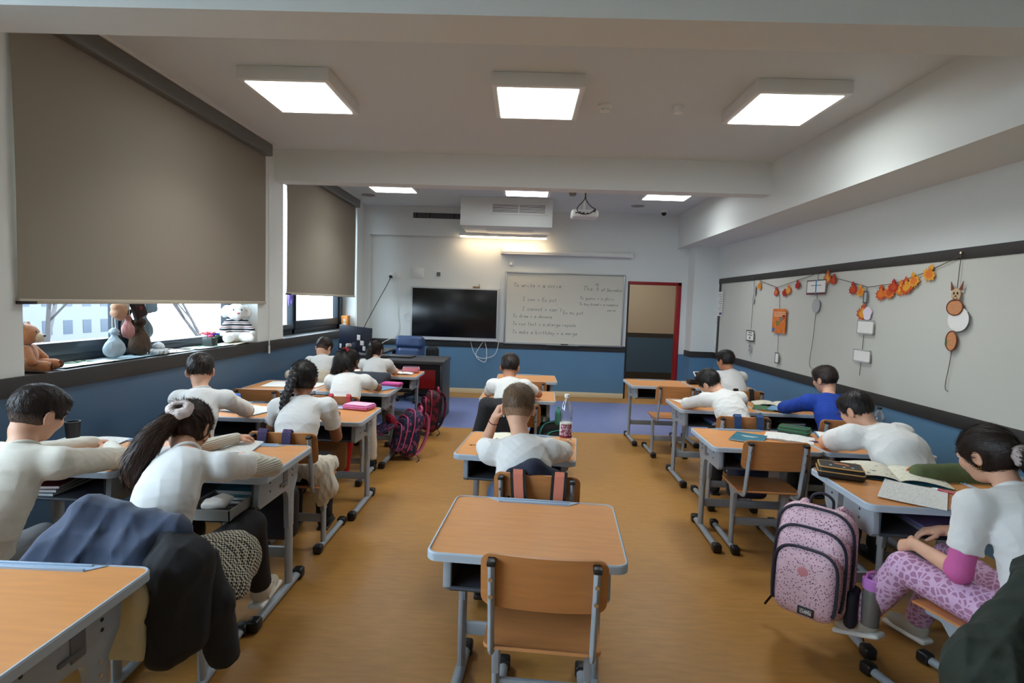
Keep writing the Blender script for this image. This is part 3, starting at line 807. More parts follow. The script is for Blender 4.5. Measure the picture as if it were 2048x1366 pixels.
def pd(p, X, Y, Z):
    t = p[0]
    if t == 'c':
        a, b, r0, r1 = p[1], p[2], p[3], p[4]
        d = b - a; L = max(1e-9, float(d @ d))
        x, y, z = X - a[0], Y - a[1], Z - a[2]
        h = np.clip((x * d[0] + y * d[1] + z * d[2]) / L, 0, 1)
        return np.sqrt((x - h * d[0]) ** 2 + (y - h * d[1]) ** 2 + (z - h * d[2]) ** 2) - (r0 + (r1 - r0) * h)
    if t == 'p':
        c, n = p[1], p[2]
        return np.maximum(((X - c[0]) * n[0] + (Y - c[1]) * n[1] + (Z - c[2]) * n[2]), np.sqrt((X - c[0]) ** 2 + (Y - c[1]) ** 2 + (Z - c[2]) ** 2) - p[3])
    c, r, R = p[1], p[2], p[3]
    x, y, z = X - c[0], Y - c[1], Z - c[2]
    q = [x * R[0, i] + y * R[1, i] + z * R[2, i] for i in range(3)]
    if t == 'e':
        k0 = np.sqrt((q[0] / r[0]) ** 2 + (q[1] / r[1]) ** 2 + (q[2] / r[2]) ** 2)
        k1 = np.sqrt((q[0] / r[0] ** 2) ** 2 + (q[1] / r[1] ** 2) ** 2 + (q[2] / r[2] ** 2) ** 2)
        return np.where(k0 < 1e-6, -min(r), k0 * (k0 - 1) / np.maximum(k1, 1e-9))
    rd = p[4]
    a = [np.abs(q[i]) - (r[i] - rd) for i in range(3)]
    return np.sqrt(np.maximum(a[0], 0) ** 2 + np.maximum(a[1], 0) ** 2 + np.maximum(a[2], 0) ** 2) + np.minimum(np.maximum(a[0], np.maximum(a[1], a[2])), 0) - rd
def pbox(p):
    t = p[0]
    if t == 'c':
        r = max(p[3], p[4]); return np.minimum(p[1], p[2]) - r, np.maximum(p[1], p[2]) + r
    if t == 'p': return p[1] - p[3], p[1] + p[3]
    e = np.abs(p[3]) @ p[2]
    return p[1] - e, p[1] + e
def comb(A, B, k, op):
    if op == '+':
        h = np.clip(.5 + .5 * (A - B) / k, 0, 1); return A + (B - A) * h - k * h * (1 - h)
    h = np.clip(.5 - .5 * (A + B) / k, 0, 1); return A + (-B - A) * h + k * h * (1 - h)
def wrinkle(seed, n=5, f=(20, 45), stretch=(1, 1, 1), pw=1):
    rr = np.random.RandomState(seed)
    D = rr.randn(n, 3) * np.array(stretch); D /= np.linalg.norm(D, axis=1)[:, None]
    fr = rr.uniform(f[0], f[1], n); ph = rr.uniform(0, 6.28, (n, 2)); D2 = rr.randn(n, 3) * 9
    def fn(X, Y, Z):
        o = 0
        for i in range(n):
            w = np.sin(X * D2[i, 0] + Y * D2[i, 1] + Z * D2[i, 2] + ph[i, 1])
            s_ = np.sin((X * D[i, 0] + Y * D[i, 1] + Z * D[i, 2]) * fr[i] + ph[i, 0] + 1.5 * w)
            o = o + (1 - np.abs(s_)) ** pw * (.15 + .85 * w * w)
        return o / n
    return fn
def field(prims, h, disp=None, amp=0.0):
    add = [pbox(p) for p in prims if p[6] == '+']
    lo = np.min([a for a, b in add], 0) - 3 * h - .012; hi = np.max([b for a, b in add], 0) + 3 * h + .012
    n = np.ceil((hi - lo) / h).astype(int) + 1
    ax = [lo[i] + h * np.arange(n[i]) for i in range(3)]
    F = np.full(tuple(n), .25, np.float32)
    for p in prims:
        a, b = pbox(p); mg_ = p[5] + 2.5 * h
        i0 = np.maximum(np.floor((a - mg_ - lo) / h).astype(int), 0); i1 = np.minimum(np.ceil((b + mg_ - lo) / h).astype(int) + 1, n)
        if np.any(i1 <= i0): continue
        sl = tuple(slice(i0[i], i1[i]) for i in range(3))
        X = ax[0][sl[0]][:, None, None]; Y = ax[1][sl[1]][None, :, None]; Z = ax[2][sl[2]][None, None, :]
        F[sl] = comb(F[sl], pd(p, X, Y, Z), p[5], p[6])
    if disp is not None:
        F = F - amp * disp(ax[0][:, None, None], ax[1][None, :, None], ax[2][None, None, :]).astype(np.float32)
    return F, lo, h
def nets(F, lo, h):
    F[0], F[-1], F[:, 0], F[:, -1], F[:, :, 0], F[:, :, -1] = (.1,) * 6
    s_ = F < 0
    cnt = np.zeros(tuple(d - 1 for d in F.shape), np.int8)
    offs = [(i, j, k) for i in (0, 1) for j in (0, 1) for k in (0, 1)]
    n0, n1, n2 = F.shape
    for i, j, k in offs: cnt += s_[i:n0 - 1 + i, j:n1 - 1 + j, k:n2 - 1 + k]
    act = np.argwhere((cnt > 0) & (cnt < 8))
    idx = -np.ones(cnt.shape, np.int64); idx[act[:, 0], act[:, 1], act[:, 2]] = np.arange(len(act))
    cv = {o: F[act[:, 0] + o[0], act[:, 1] + o[1], act[:, 2] + o[2]].astype(np.float64) for o in offs}
    acc = np.zeros((len(act), 3)); w = np.zeros(len(act))
    for o in offs:
        for d in range(3):
            if o[d] == 0:
                q = list(o); q[d] = 1; q = tuple(q)
                m = (cv[o] < 0) != (cv[q] < 0)
                t = np.where(m, cv[o] / np.where(m, cv[o] - cv[q], 1), 0)
                e = np.array(o, float)[None, :].repeat(len(act), 0); e[:, d] += t
                acc += np.where(m[:, None], e, 0); w += m
    P = (act + acc / w[:, None]) * h + lo
    quads = []
    for d in range(3):
        a, b = (d + 1) % 3, (d + 2) % 3
        sl0 = [slice(None)] * 3; sl1 = [slice(None)] * 3; sl0[d] = slice(0, -1); sl1[d] = slice(1, None)
        A = s_[tuple(sl0)]; B = s_[tuple(sl1)]
        for flip, M_ in ((False, A & ~B), (True, ~A & B)):
            e = np.argwhere(M_)
            e = e[(e[:, a] > 0) & (e[:, b] > 0)]
            if not len(e): continue
            def g(da, db):
                q = e.copy(); q[:, a] -= da; q[:, b] -= db
                return idx[q[:, 0], q[:, 1], q[:, 2]]
            c = [g(1, 1), g(0, 1), g(0, 0), g(1, 0)]
            quads.append(np.stack(c[::-1] if flip else c, 1))
    Q = np.concatenate(quads) if quads else np.zeros((0, 4), int)
    return P, Q[(Q >= 0).all(1)]
def soft(name, prims, m, h=.006, parent=None, origin=(0, 0, 0), disp=None, amp=0.0, extra=()):
    parts = [nets(*field(prims, h, disp, amp))]
    for (pr, hh) in extra: parts.append(nets(*field(pr, hh)))
    vs = []; fs = []; nb = 0
    for P, Q in parts:
        vs.append(P); fs.append(Q + nb); nb += len(P)
    P = np.concatenate(vs) - np.asarray(origin, float); Q = np.concatenate(fs)
    me = bpy.data.meshes.new(name)
    me.vertices.add(len(P)); me.vertices.foreach_set('co', P.astype(np.float32).ravel())
    me.loops.add(len(Q) * 4); me.loops.foreach_set('vertex_index', Q.astype(np.int32).ravel())
    me.polygons.add(len(Q)); me.polygons.foreach_set('loop_start', np.arange(0, len(Q) * 4, 4, dtype=np.int32))
    me.materials.append(m)
    me.update(calc_edges=True)
    me.shade_smooth()
    return link(bpy.data.objects.new(name, me), parent)

# ------------------------------------------------------------------ people
def hair_mat(name, rgb):
    return mat(name, rgb, .45, var=.35, vscale=40, stretch=(1, 1, .18), bump=.5, bscale=160, spec=.4)
SKIN = {'fair': mat('fair_skin', (214, 164, 136), .5, var=.05, vscale=14, spec=.35), 'tan': mat('tan_skin', (186, 128, 96), .5, var=.05, vscale=14, spec=.35), 'brown': mat('brown_skin', (142, 92, 66), .5, var=.05, vscale=14, spec=.35)}
HAIR = {'black': hair_mat('black_hair', (30, 25, 24)), 'dark': hair_mat('dark_brown_hair', (44, 33, 28)), 'brown': hair_mat('brown_hair', (60, 40, 31)), 'light': hair_mat('light_brown_hair', (116, 90, 66))}
FADE = {'black': mat('black_stubble', (66, 50, 44), .7, bump=.3, bscale=500), 'dark': mat('dark_stubble', (82, 64, 54), .7, bump=.3, bscale=500), 'light': mat('light_stubble', (150, 116, 90), .7, bump=.3, bscale=500), 'brown': mat('brown_stubble', (90, 66, 54), .7)}
def rib_mat(name, rgb):
    m = mat(name, rgb, .9, sheen=.2); nt = m.node_tree; b = nt.nodes['Principled BSDF']
    tc = nt.nodes.new('ShaderNodeTexCoord'); w = nt.nodes.new('ShaderNodeTexWave'); w.bands_direction = 'Z'; w.inputs['Scale'].default_value = 34; w.inputs['Distortion'].default_value = .6
    bp = nt.nodes.new('ShaderNodeBump'); bp.inputs['Strength'].default_value = .9; bp.inputs['Distance'].default_value = .004
    nt.links.new(tc.outputs['Object'], w.inputs['Vector']); nt.links.new(w.outputs['Fac'], bp.inputs['Height']); nt.links.new(bp.outputs[0], b.inputs['Normal'])
    return m
M_EYE = mat('eye_white', (220, 216, 210), .2)
M_IRIS = mat('dark_iris', (36, 24, 18), .15)
M_LIP = mat('lips', (176, 106, 96), .5)
CLOTH = {'white': mat('white_cotton', (222, 221, 218), .85, bump=.12, bscale=500, sheen=.2), 'cream': mat('cream_knit', (216, 210, 196), .9, bump=.3, bscale=260, sheen=.2),
         'blue': mat('royal_blue_knit', (22, 62, 158), .85, bump=.2, bscale=400), 'black': mat('black_cloth', (24, 24, 28), .85, bump=.2, bscale=400),
         'navy': mat('navy_cloth', (34, 42, 62), .85, bump=.2, bscale=400), 'pink': mat('pink_jersey', (198, 92, 152), .8, bump=.1, bscale=500), 'grey': mat('grey_sweat', (120, 122, 126), .85, bump=.2, bscale=300),
         'denim': mat('blue_denim', (74, 92, 124), .85, var=.15, vscale=30, bump=.2, bscale=500)}

def hand(w, d, n, side, curl=.5, sc=1.0, spread=1.0):
    """palm, four jointed fingers, thumb; w wrist, d finger direction, n back of hand, side +1: thumb towards d x n"""
    w = np.asarray(w, float); d = nrm(d); n = np.asarray(n, float); n = nrm(n - d * np.dot(n, d)); l = np.cross(d, n) * side
    P = []
    base = [(.020, .070), (.007, .074), (-.0065, .071), (-.0195, .064)]
    ln = [.050, .056, .052, .040]; rd = [.0078, .0080, .0076, .0066]
    for (x, y), L, r in zip(base, ln, rd):
        x *= spread
        k0 = w + d * y * sc + l * x * sc
        P.append(cone(w + d * .012 * sc + l * x * .55 * sc, k0, .0145 * sc, .0105 * sc, .014))
        p = k0; a = curl * .55
        for j, fr_ in enumerate((.46, .31, .23)):
            a2 = a + curl * (.35 + .75 * j)
            q = p + (d * math.cos(a2) - n * math.sin(a2) + l * x * 1.2 * (1 - curl)) * L * fr_ * sc
            P.append(cone(p, q, r * sc * (1 - .08 * j), r * sc * (.94 - .1 * j), .004)); p = q
    t0 = w + d * .016 * sc + l * .016 * sc
    t1 = t0 + (d * .55 + l * .75 - n * .25) * .036 * sc; t2 = t1 + (d * .85 + l * .25 - n * .35) * .026 * sc; t3 = t2 + (d * .9 - l * .05 - n * .4) * .02 * sc
    P += [cone(t0, t1, .0135 * sc, .0105 * sc, .012), cone(t1, t2, .0098 * sc, .0088 * sc, .004), cone(t2, t3, .0088 * sc, .0072 * sc, .004)]
    return P

def person(label, J, hd, skin='fair', hair='dark', style='short', shirt='white', sleeve=.55, pants='black', fade=False, lean=.03, hs=1.0, h=.007, under=None, hands=None, wide=1.0,
           seed=1, wr=.004, knees=None, shoes=None, face=True, hem=True, group='pupils at the desks', skirt=None, girl=False, tiez=0.0):
    """J: joints in room coordinates. hd: head yaw (left +), pitch (down +), roll (degrees)"""
    J = {k: np.asarray(v, float) for k, v in J.items()}
    pel, neck, head = J['pel'], J['neck'], J['head']
    org = V3(pel[0], pel[1], 0)
    t = thing('person', label, 'person', tuple(org), 0, group)
    sk = SKIN[skin]
    up = nrm(neck - pel); rgt = nrm(J['shR'] - J['shL']); rgt = nrm(rgt - up * np.dot(rgt, up)); fw = np.cross(up, rgt)
    Tb = np.stack([rgt, fw, up], 1)
    Rh = rotz(D2R(hd[0])) @ rotx(-D2R(hd[1])) @ roty(D2R(hd[2]))
    H = lambda x, y, z: head + Rh @ (V3(x, y, z) * hs)
    hv = lambda *a: tuple(x * hs for x in a)
    # spine with a rounded back
    L = np.linalg.norm(neck - pel)
    spine = lambda s_: pel + (neck - pel) * s_ - fw * (lean * 4 * s_ * (1 - s_))
    hipl = {}
    prims = [ell(spine(.02), (.118 * wide, .088 * wide, .1), Tb, .04), ell(spine(.32), (.104 * wide, .08 * wide, .13), Tb, .05), ell(spine(.62), (.118 * wide, .082 * wide, .13), Tb, .05), ell(spine(.84) , (.105 * wide, .066, .08), Tb, .04)]
    for s_ in 'LR':
        sh, e, w_ = J['sh' + s_], J['el' + s_], J['wr' + s_]
        prims += [cone(spine(.93), sh, .04, .043 * wide, .04), cone(sh, e, .041 * wide, .032 * wide, .03), cone(e, w_, .033 * wide, .0225, .015)]
    nb = H(0, -.022, -.075)
    arms_end = {}
    prims += [cone(spine(.97), nb, .047, .043, .02), cone(nb, H(0, -.02, -.04), .043, .045, .02)]
    hp = [ell(H(0, -.006, .012), hv(.0705, .090, .086), Rh, .02), ell(H(0, .030, -.040), hv(.054, .052, .060), Rh, .035), ell(H(0, .048, -.078), hv(.026, .022, .02), Rh, .03),
          cone(H(0, .082, .012), H(0, .097, -.018), .006 * hs, .0095 * hs, .012), ell(H(.011, .087, -.022), hv(.007, .009, .007), Rh, .006), ell(H(-.011, .087, -.022), hv(.007, .009, .007), Rh, .006),
          ell(H(.03, .062, -.02), hv(.022, .02, .018), Rh, .025), ell(H(-.03, .062, -.02), hv(.022, .02, .018), Rh, .025), ell(H(0, .083, -.046), hv(.02, .008, .006), Rh, .008), ell(H(0, .08, -.055), hv(.017, .008, .006), Rh, .008)]
    for sx in (-1, 1):
        hp += [ell(H(sx * .031, .083, .012), hv(.013, .008, .009), Rh, .012, '-')]
        hp += [ell(H(sx * .075, -.008, -.018), hv(.009, .021, .031), Rh @ rotz(sx * .35), .012), ell(H(sx * .083, -.004, -.016), hv(.006, .012, .02), Rh @ rotz(sx * .35), .006, '-')]
    prims += hp
    extra = []
    hands = hands or {}
    for s_ in 'LR':
        if s_ in hands:
            d, n, curl, sc = hands[s_]
            w_ = J['wr' + s_]; e = J['el' + s_]
            dd = nrm(w_ - e)
            side = (1 if s_ == 'L' else -1)
            extra.append(([cone(w_ - dd * .035, w_, .0245, .0215, .01)] + hand(w_ - dd * .004, d, n, side, curl, sc * .93), .0032 if h < .008 else .0045))
    knees = knees or {}
    for i, s_ in enumerate('LR'):
        sx = -1 if s_ == 'L' else 1
        hip = pel + rgt * sx * .07 - V3(0, 0, .02) + fw * .02
        f2 = nrm(V3(fw[0], fw[1], 0))
        kn = np.asarray(knees.get('k' + s_, V3(pel[0], pel[1], .46) + f2 * .34 + nrm(V3(rgt[0], rgt[1], 0)) * sx * .1), float)
        an = np.asarray(knees.get('a' + s_, V3(kn[0], kn[1], .09) + f2 * .02), float)
        tf = np.asarray(knees.get('t' + s_, f2), float)
        hipl[s_] = (hip, kn, an, tf)
        prims += [cone(hip, kn, .066, .048, .03), cone(kn, an, .047, .032, .02), cone(an, an + V3(0, 0, -.03) + nrm(tf) * .03, .032, .03, .02)]
    soft('body', prims, sk, h, t, org, extra=extra)
    # eyes, brows, lips
    if face:
        for sx in (-1, 1):
            b = MB(); b.ell(H(sx * .031, .0718, .011) - org, (.0112 * hs,) * 3, 14); ey = b.build('eye', [M_EYE], t)
            b = MB(); b.ell(H(sx * .031, .0796, .0065) - org, (.0056 * hs,) * 3, 10); b.build('iris', [M_IRIS], ey)
            b = MB(); b.ell(H(sx * .031, .0714, .0155) - org, (.0128 * hs, .0122 * hs, .0105 * hs), 14, mx=Matrix(Rh.tolist()).to_4x4()); b.build('eyelid', [sk], t)
            b = MB(); b.tube([tuple(H(sx * .016, .087, .028) - org), tuple(H(sx * .032, .085, .033) - org), tuple(H(sx * .047, .074, .027) - org)], [.0025 * hs, .0035 * hs, .0018 * hs], 6); b.build('eyebrow', [HAIR[hair]], t)
        b = MB(); b.tube([tuple(H(-.018, .083, -.05) - org), tuple(H(0, .0905, -.0495) - org), tuple(H(.018, .083, -.05) - org)], [.002 * hs, .0055 * hs, .002 * hs], 8); b.build('lips', [M_LIP], t)
    # hair
    hm = HAIR[hair]
    strand = wrinkle(seed + 40, 6, (90, 220), (1, 1, .12))
    if style == 'short':
        hh = [ell(H(0, -.010, .022), hv(.0765, .096, .088), Rh, .02), ell(H(0, .006, .060), hv(.067, .080, .043), Rh, .03), ell(H(0, .054, .068), hv(.048, .032, .024), Rh, .02)]
        hh += [('p', H(0, .081, .05), nrm(Rh @ V3(0, -1, -.3)), .075 * hs, .01, .012, '-')]
        cut = -.058 if not fade else -.012
        hh += [plane(H(0, -.03, cut), Rh @ V3(0, -.10, 1), .14 * hs), ell(H(0, .12, -.022), hv(.09, .084, .080), Rh, .012, '-')]
        for sx in (-1, 1): hh += [ell(H(sx * .082, .0, -.022), hv(.02, .026, .036), Rh, .008, '-')]
    elif style == 'girl':
        hh = [ell(H(0, -.012, .016), hv(.0775, .097, .092), Rh, .02), ell(H(0, -.03, -.03), hv(.066, .07, .06), Rh, .03), ell(H(0, .12, -.030), hv(.088, .078, .086), Rh, .012, '-'), plane(H(0, -.03, -.075), Rh @ V3(0, -.25, 1), .14 * hs)]
        for sx in (-1, 1): hh += [ell(H(sx * .083, -.003, -.026), hv(.018, .022, .03), Rh, .008, '-')]
    ho = soft('hair', hh, hm, h * .85, t, org, strand, .007)
    crown = H(0, -.03, .105)
    near = h < .006
    if style == 'short':
        strands(ho, org, lambda q: (q - crown) + (Rh @ V3(0, .03, 0))[None], 5200 if near else 2200, (.014, .030), .0011 if near else .0016, .005, hm, seed, jit=.3)
    else:
        tie = H(0, -.11, tiez)
        strands(ho, org, lambda q: (tie - q), 4500 if near else 2000, (.03, .06), .0012 if near else .0018, .002, hm, seed, jit=.1)
    if fade:
        fh = [ell(H(0, -.008, .006), hv(.0728, .0925, .088), Rh, .02), ell(H(0, .12, -.022), hv(.09, .088, .084), Rh, .01, '-'), plane(H(0, -.03, -.068), Rh @ V3(0, -.15, 1), .14 * hs)]
        for sx in (-1, 1): fh += [ell(H(sx * .082, .0, -.02), hv(.02, .026, .036), Rh, .008, '-')]
        fo = soft('shaved_sides', fh, FADE[hair], h * .85, t, org)
        strands(fo, org, lambda q: (q - crown), 3600, (.006, .013), .0011, .0012, hm, seed + 5, 'short_hairs', jit=.3, top=(H(0, -.03, -.075), Rh @ V3(0, -.12, 1), .075))
    # shirt
    cm = CLOTH[shirt] if isinstance(shirt, str) else shirt
    g = .007
    sp = [ell(spine(.0), ((.12 * wide + g), .09 * wide + g, .1), Tb, .04), ell(spine(.32), (.108 * wide + g, .083 * wide + g, .13), Tb, .05), ell(spine(.62), (.119 * wide + g, .083 * wide + g, .13), Tb, .05), ell(spine(.84), (.105 * wide + g, .068 + g, .082), Tb, .04)]
    for s_ in 'LR':
        sh, e, w_ = J['sh' + s_], J['el' + s_], J['wr' + s_]
        sp.append(cone(spine(.92), sh, .047, .054 * wide, .04))
        if sleeve <= 1:
            q = sh + (e - sh) * sleeve
            ext = q + nrm(e - sh) * .018
            sp += [cone(sh, ext, .054 * wide, .05 * wide, .03), plane(q, -nrm(e - sh), .088), cone(q - nrm(e - sh) * .03, q + nrm(e - sh) * .03, .04 * wide, .042 * wide, .003, '-')]
        else:
            q = e + (w_ - e) * min(1, sleeve - 1)
            sp += [cone(sh, e, .053 * wide, .043 * wide, .03), cone(e, q, .043 * wide, .031, .02)]
    sp += [cone(spine(.96), nb + (nb - spine(.97)) * .5, .046, .056, .006, '-')]
    sp += [plane(spine(.0) - up * .075, up, .3)]
    st = soft('shirt', sp, cm, h, t, org, wrinkle(seed, 9, (26, 62), (.7, 1, 1), 2.6), wr * 2.8)
    # neckband
    ax_ = nrm(nb - spine(.97)); u0 = nrm(np.cross(ax_, rgt)); r0 = np.cross(u0, ax_)
    ring = [tuple(spine(.975) + ax_ * .016 + (r0 * math.cos(a) * .052 + u0 * math.sin(a) * .052) - org) for a in np.linspace(0, 2 * PI, 25)[:-1]]
    b = MB(); b.tube(ring, .0075, 8, closed=True); b.build('neckband', [cm], st)
    if under:
        for s_ in 'LR':
            sh, e, w_ = J['sh' + s_], J['el' + s_], J['wr' + s_]
            up_ = [cone(sh + (e - sh) * .3, e, .044 * wide, .038 * wide, .02), cone(e, e + (w_ - e) * under[1], .038 * wide, .028, .02)]
            soft('undershirt_sleeve', up_, under[0], h, t, org, wrinkle(seed + 3, 4, (30, 60)), .003)
    pm = CLOTH[pants] if isinstance(pants, str) else pants
    pp = [ell(spine(.0), (.128 * wide, .1 * wide, .085), Tb, .04)]
    for s_ in 'LR':
        hip, kn, an, tf = hipl[s_]
        pp += [cone(hip, kn, .078, .061, .03), cone(kn, an + (kn - an) * .05, .061, .05, .02)]
    soft('trousers', pp, pm, h, t, org, wrinkle(seed + 9, 6, (16, 40)), .014)
    shm = shoes or CLOTH['black']
    for s_ in 'LR':
        hip, kn, an, tf = hipl[s_]
        f2 = nrm(tf); sl = nrm(np.cross(f2, V3(0, 0, 1) if abs(f2[2]) < .9 else V3(0, 1, 0))); uu = np.cross(sl, f2); Rs = np.stack([sl, f2, uu], 1)
        c0 = an - uu * .045
        sh_ = [ell(c0 + f2 * .0 - uu * .002, (.037, .05, .045), Rs, .02), ell(c0 + f2 * .075 - uu * .012, (.039, .07, .032), Rs, .03), cone(an - uu * .03, an + uu * .01, .042, .041, .02)]
        so = soft('shoe', sh_, shm, h * .8, t, org)
        q = [rbox(c0 + f2 * .045 - uu * .04, (.038, .105, .012), Rs, .012, .01)]
        soft('sole', q, M_WHITE if shoes else M_BLACK, h * .8, so, org)
    return t, H, Rh, hm, org, spine, Tb

def strands(parent, org, flow, n, L, w, lift, m, seed=1, name='hair_strands', jit=.25, top=None):
    """fine tapered blades lying on a hair surface along flow(P) (room coordinates)"""
    me0 = parent.data; k = len(me0.vertices)
    P = np.empty(k * 3, np.float32); me0.vertices.foreach_get('co', P); P = P.reshape(-1, 3).astype(float)
    N = np.empty(k * 3, np.float32); me0.vertices.foreach_get('normal', N); N = N.reshape(-1, 3).astype(float)
    rr = np.random.RandomState(seed); i = rr.randint(0, k, n)
    if top is not None:
        q = ((P[i] + np.asarray(org, float) - top[0]) @ np.asarray(top[1])) / top[2]
        i = i[rr.rand(n) < np.clip(q, 0, 1) ** 1.5]; n = len(i)
    P, N = P[i], N[i]
    T = flow(P + np.asarray(org, float))
    T = T + rr.randn(n, 3) * jit * np.linalg.norm(T, axis=1)[:, None]
    T -= N * (T * N).sum(1)[:, None]; T /= np.linalg.norm(T, axis=1)[:, None] + 1e-9
    S = np.cross(T, N)
    ln = rr.uniform(L[0], L[1], n)[:, None]; wd = rr.uniform(.6, 1.2, n)[:, None] * w; lf = rr.uniform(.2, 1.3, n)[:, None] * lift
    a = P + N * .0006; c = P + T * ln * .55 + N * (lf * .8); e = P + T * ln + N * (lf * .7) - N * ln * .04
    V = np.stack([a - S * wd, a + S * wd, c + S * wd * .8, c - S * wd * .8, e], 1).reshape(-1, 3)
    b0 = np.arange(n) * 5
    fs = np.concatenate([np.stack([b0, b0 + 1, b0 + 2, b0 + 3], 1).ravel()]); 
    me = bpy.data.meshes.new(name)
    lv = np.concatenate([np.stack([b0, b0 + 1, b0 + 2, b0 + 3], 1).ravel(), np.stack([b0 + 3, b0 + 2, b0 + 4], 1).ravel()]).astype(np.int32)
    me.vertices.add(len(V)); me.vertices.foreach_set('co', V.astype(np.float32).ravel())
    me.loops.add(len(lv)); me.loops.foreach_set('vertex_index', lv)
    me.polygons.add(2 * n); me.polygons.foreach_set('loop_start', np.concatenate([np.arange(n) * 4, 4 * n + np.arange(n) * 3]).astype(np.int32))
    me.materials.append(m); me.update(calc_edges=True); me.shade_smooth()
    o = link(bpy.data.objects.new(name, me), parent); o['kind'] = 'stuff'
    return o

def ponytail(t, org, pts, rs, hm, seed, h=.005, amp=.008, name='ponytail', freq=(120, 260), st=1600):
    P = [np.asarray(p, float) for p in spline([tuple(p) for p in pts], 4)]
    R = np.interp(np.linspace(0, 1, len(P)), np.linspace(0, 1, len(rs)), rs)
    d = nrm(P[-1] - P[0])
    o = soft(name, chain(P, R, .01), hm, h, t, org, wrinkle(seed, 6, freq, tuple(1 - .9 * abs(x) for x in d)), amp)
    PA = np.array(P); TA = np.gradient(PA, axis=0)
    def flow(q):
        j = np.argmin(((q[:, None, :] - PA[None]) ** 2).sum(2), 1)
        return TA[j]
    if st: strands(o, org, flow, st, (.03, .075), .0016, .003, hm, seed, jit=.16)
    return o
def scrunchie(t, org, c, n, R, r, m, seed=3, h=.004, name='scrunchie'):
    n = nrm(n); u = nrm(np.cross(n, V3(.3, .5, .8))); v = np.cross(n, u)
    pts = [c + (u * math.cos(a) + v * math.sin(a)) * R for a in np.linspace(0, 2 * PI, 15)]
    return soft(name, chain(pts, [r * (1 + .22 * (i % 2)) for i in range(14)] + [r], .006), m, h, t, org, wrinkle(seed, 4, (120, 200)), .004)
# ------------------------------------------------------------------ the pupils
DN = V3(0, 0, 1)
def desk_hands(l=(.5, .86), r=(-.5, .86), curl=.55):
    return {'L': (V3(l[0], l[1], -.05), DN, curl, 1.0), 'R': (V3(r[0], r[1], -.05), DN, curl, 1.0)}
rib = rib_mat('ribbed_cream_knit', (210, 204, 188))
# boy nearest the windows
person('short-haired boy in white long-sleeved top nearest the windows, leaning on folded arms',
       dict(pel=(-1.99, 1.89, .50), neck=(-1.95, 2.06, .92), head=(-1.97, 2.15, 1.04), shR=(-1.82, 2.07, .86), shL=(-2.10, 2.10, .86), elR=(-1.84, 2.40, .785), wrR=(-2.02, 2.60, .775), elL=(-2.28, 2.42, .785), wrL=(-2.16, 2.66, .775)),
       (-12, 28, 0), 'fair', 'dark', 'short', 'cream', 2.0, 'grey', fade=True, hs=1.02, h=.0055, hands={'R': (V3(-.8, .5, -.05), DN, .9, .9), 'L': (V3(.5, .8, -.05), DN, .6, .9)}, wide=1.08, seed=2, wr=.007)
# ponytail girl
hound = pattern_mat('houndstooth_wool', 'check', (196, 190, 170), (30, 28, 28), 110)
t, H, Rh, hm, org, sp, Tb = person('girl with scrunchie ponytail bent over her notebook in ribbed cream sleeves',
       dict(pel=(-1.34, 1.92, .50), neck=(-1.34, 2.13, .90), head=(-1.42, 2.28, .975), shR=(-1.20, 2.14, .85), shL=(-1.48, 2.19, .84), elR=(-1.10, 2.36, .785), wrR=(-1.30, 2.54, .775), elL=(-1.62, 2.56, .785), wrL=(-1.52, 2.84, .78)),
       (4, 42, 0), 'fair', 'brown', 'girl', 'white', .50, 'black', hs=1.0, h=.0055, under=(rib, 1.0), lean=.05, hands={'R': (V3(-.7, .6, -.05), DN, .6, .95), 'L': (V3(.6, .8, -.05), DN, .6, .95)}, seed=5, wr=.006,
       knees=dict(kR=(-1.19, 2.34, .52), aR=(-1.205, 2.46, .185), tR=(.02, .95, .12), kL=(-1.46, 2.32, .50), aL=(-1.46, 2.36, .10)), shoes=mat('cream_leather', (196, 186, 166), .5, bump=.15, bscale=200))
# her skirt, shoe laces, scrunchie, hair
soft('skirt', [ell((-1.33, 1.93, .50), (.185, .165, .10), Tb, .04), cone((-1.27, 1.98, .49), (-1.17, 2.14, .46), .115, .115, .05), cone((-1.40, 1.98, .49), (-1.43, 2.16, .46), .115, .11, .05), cone((-1.18, 1.95, .48), (-1.13, 2.02, .40), .08, .09, .05), plane((-1.3, 2.0, .385), (0, 0, 1), .5)], hound, .006, t, org, wrinkle(31, 6, (40, 70), (1, 1, .2)), .012)
for k in range(4):
    b = MB(); z = .168 - k * .013; y = 2.505 + k * .024
    b.tube([(-1.235 - org[0], y - org[1], z), (-1.205 - org[0], y + .004 - org[1], z + .012), (-1.172 - org[0], y - org[1], z)], .0028, 6); b.build('shoe_lace', [M_BLACK], t)
b = MB(); b.box(-.002, -.035, -.012, .002, .035, .012, r=.002, mx=Matrix.Translation((-1.165 - org[0], 2.50 - org[1], .125)) @ Matrix.Rotation(.35, 4, 'X')); b.build('shoe_label', [M_PAPER], t)
c = H(.0, -.108, .012)
scrunchie(t, org, c + Rh @ V3(0, -.014, 0), Rh @ V3(.1, -1, .35), .030, .018, mat('white_pink_scrunchie', (226, 208, 202), .9, var=.12, vscale=40), 4)
ponytail(t, org, [H(0, -.085, .015), c, (-1.455, 2.115, .985), (-1.47, 2.085, .945), (-1.495, 2.06, .89), (-1.505, 2.045, .83), (-1.485, 2.035, .785)], [.024, .024, .036, .042, .040, .028, .007], hm, 6, .0045, .010, st=3000)
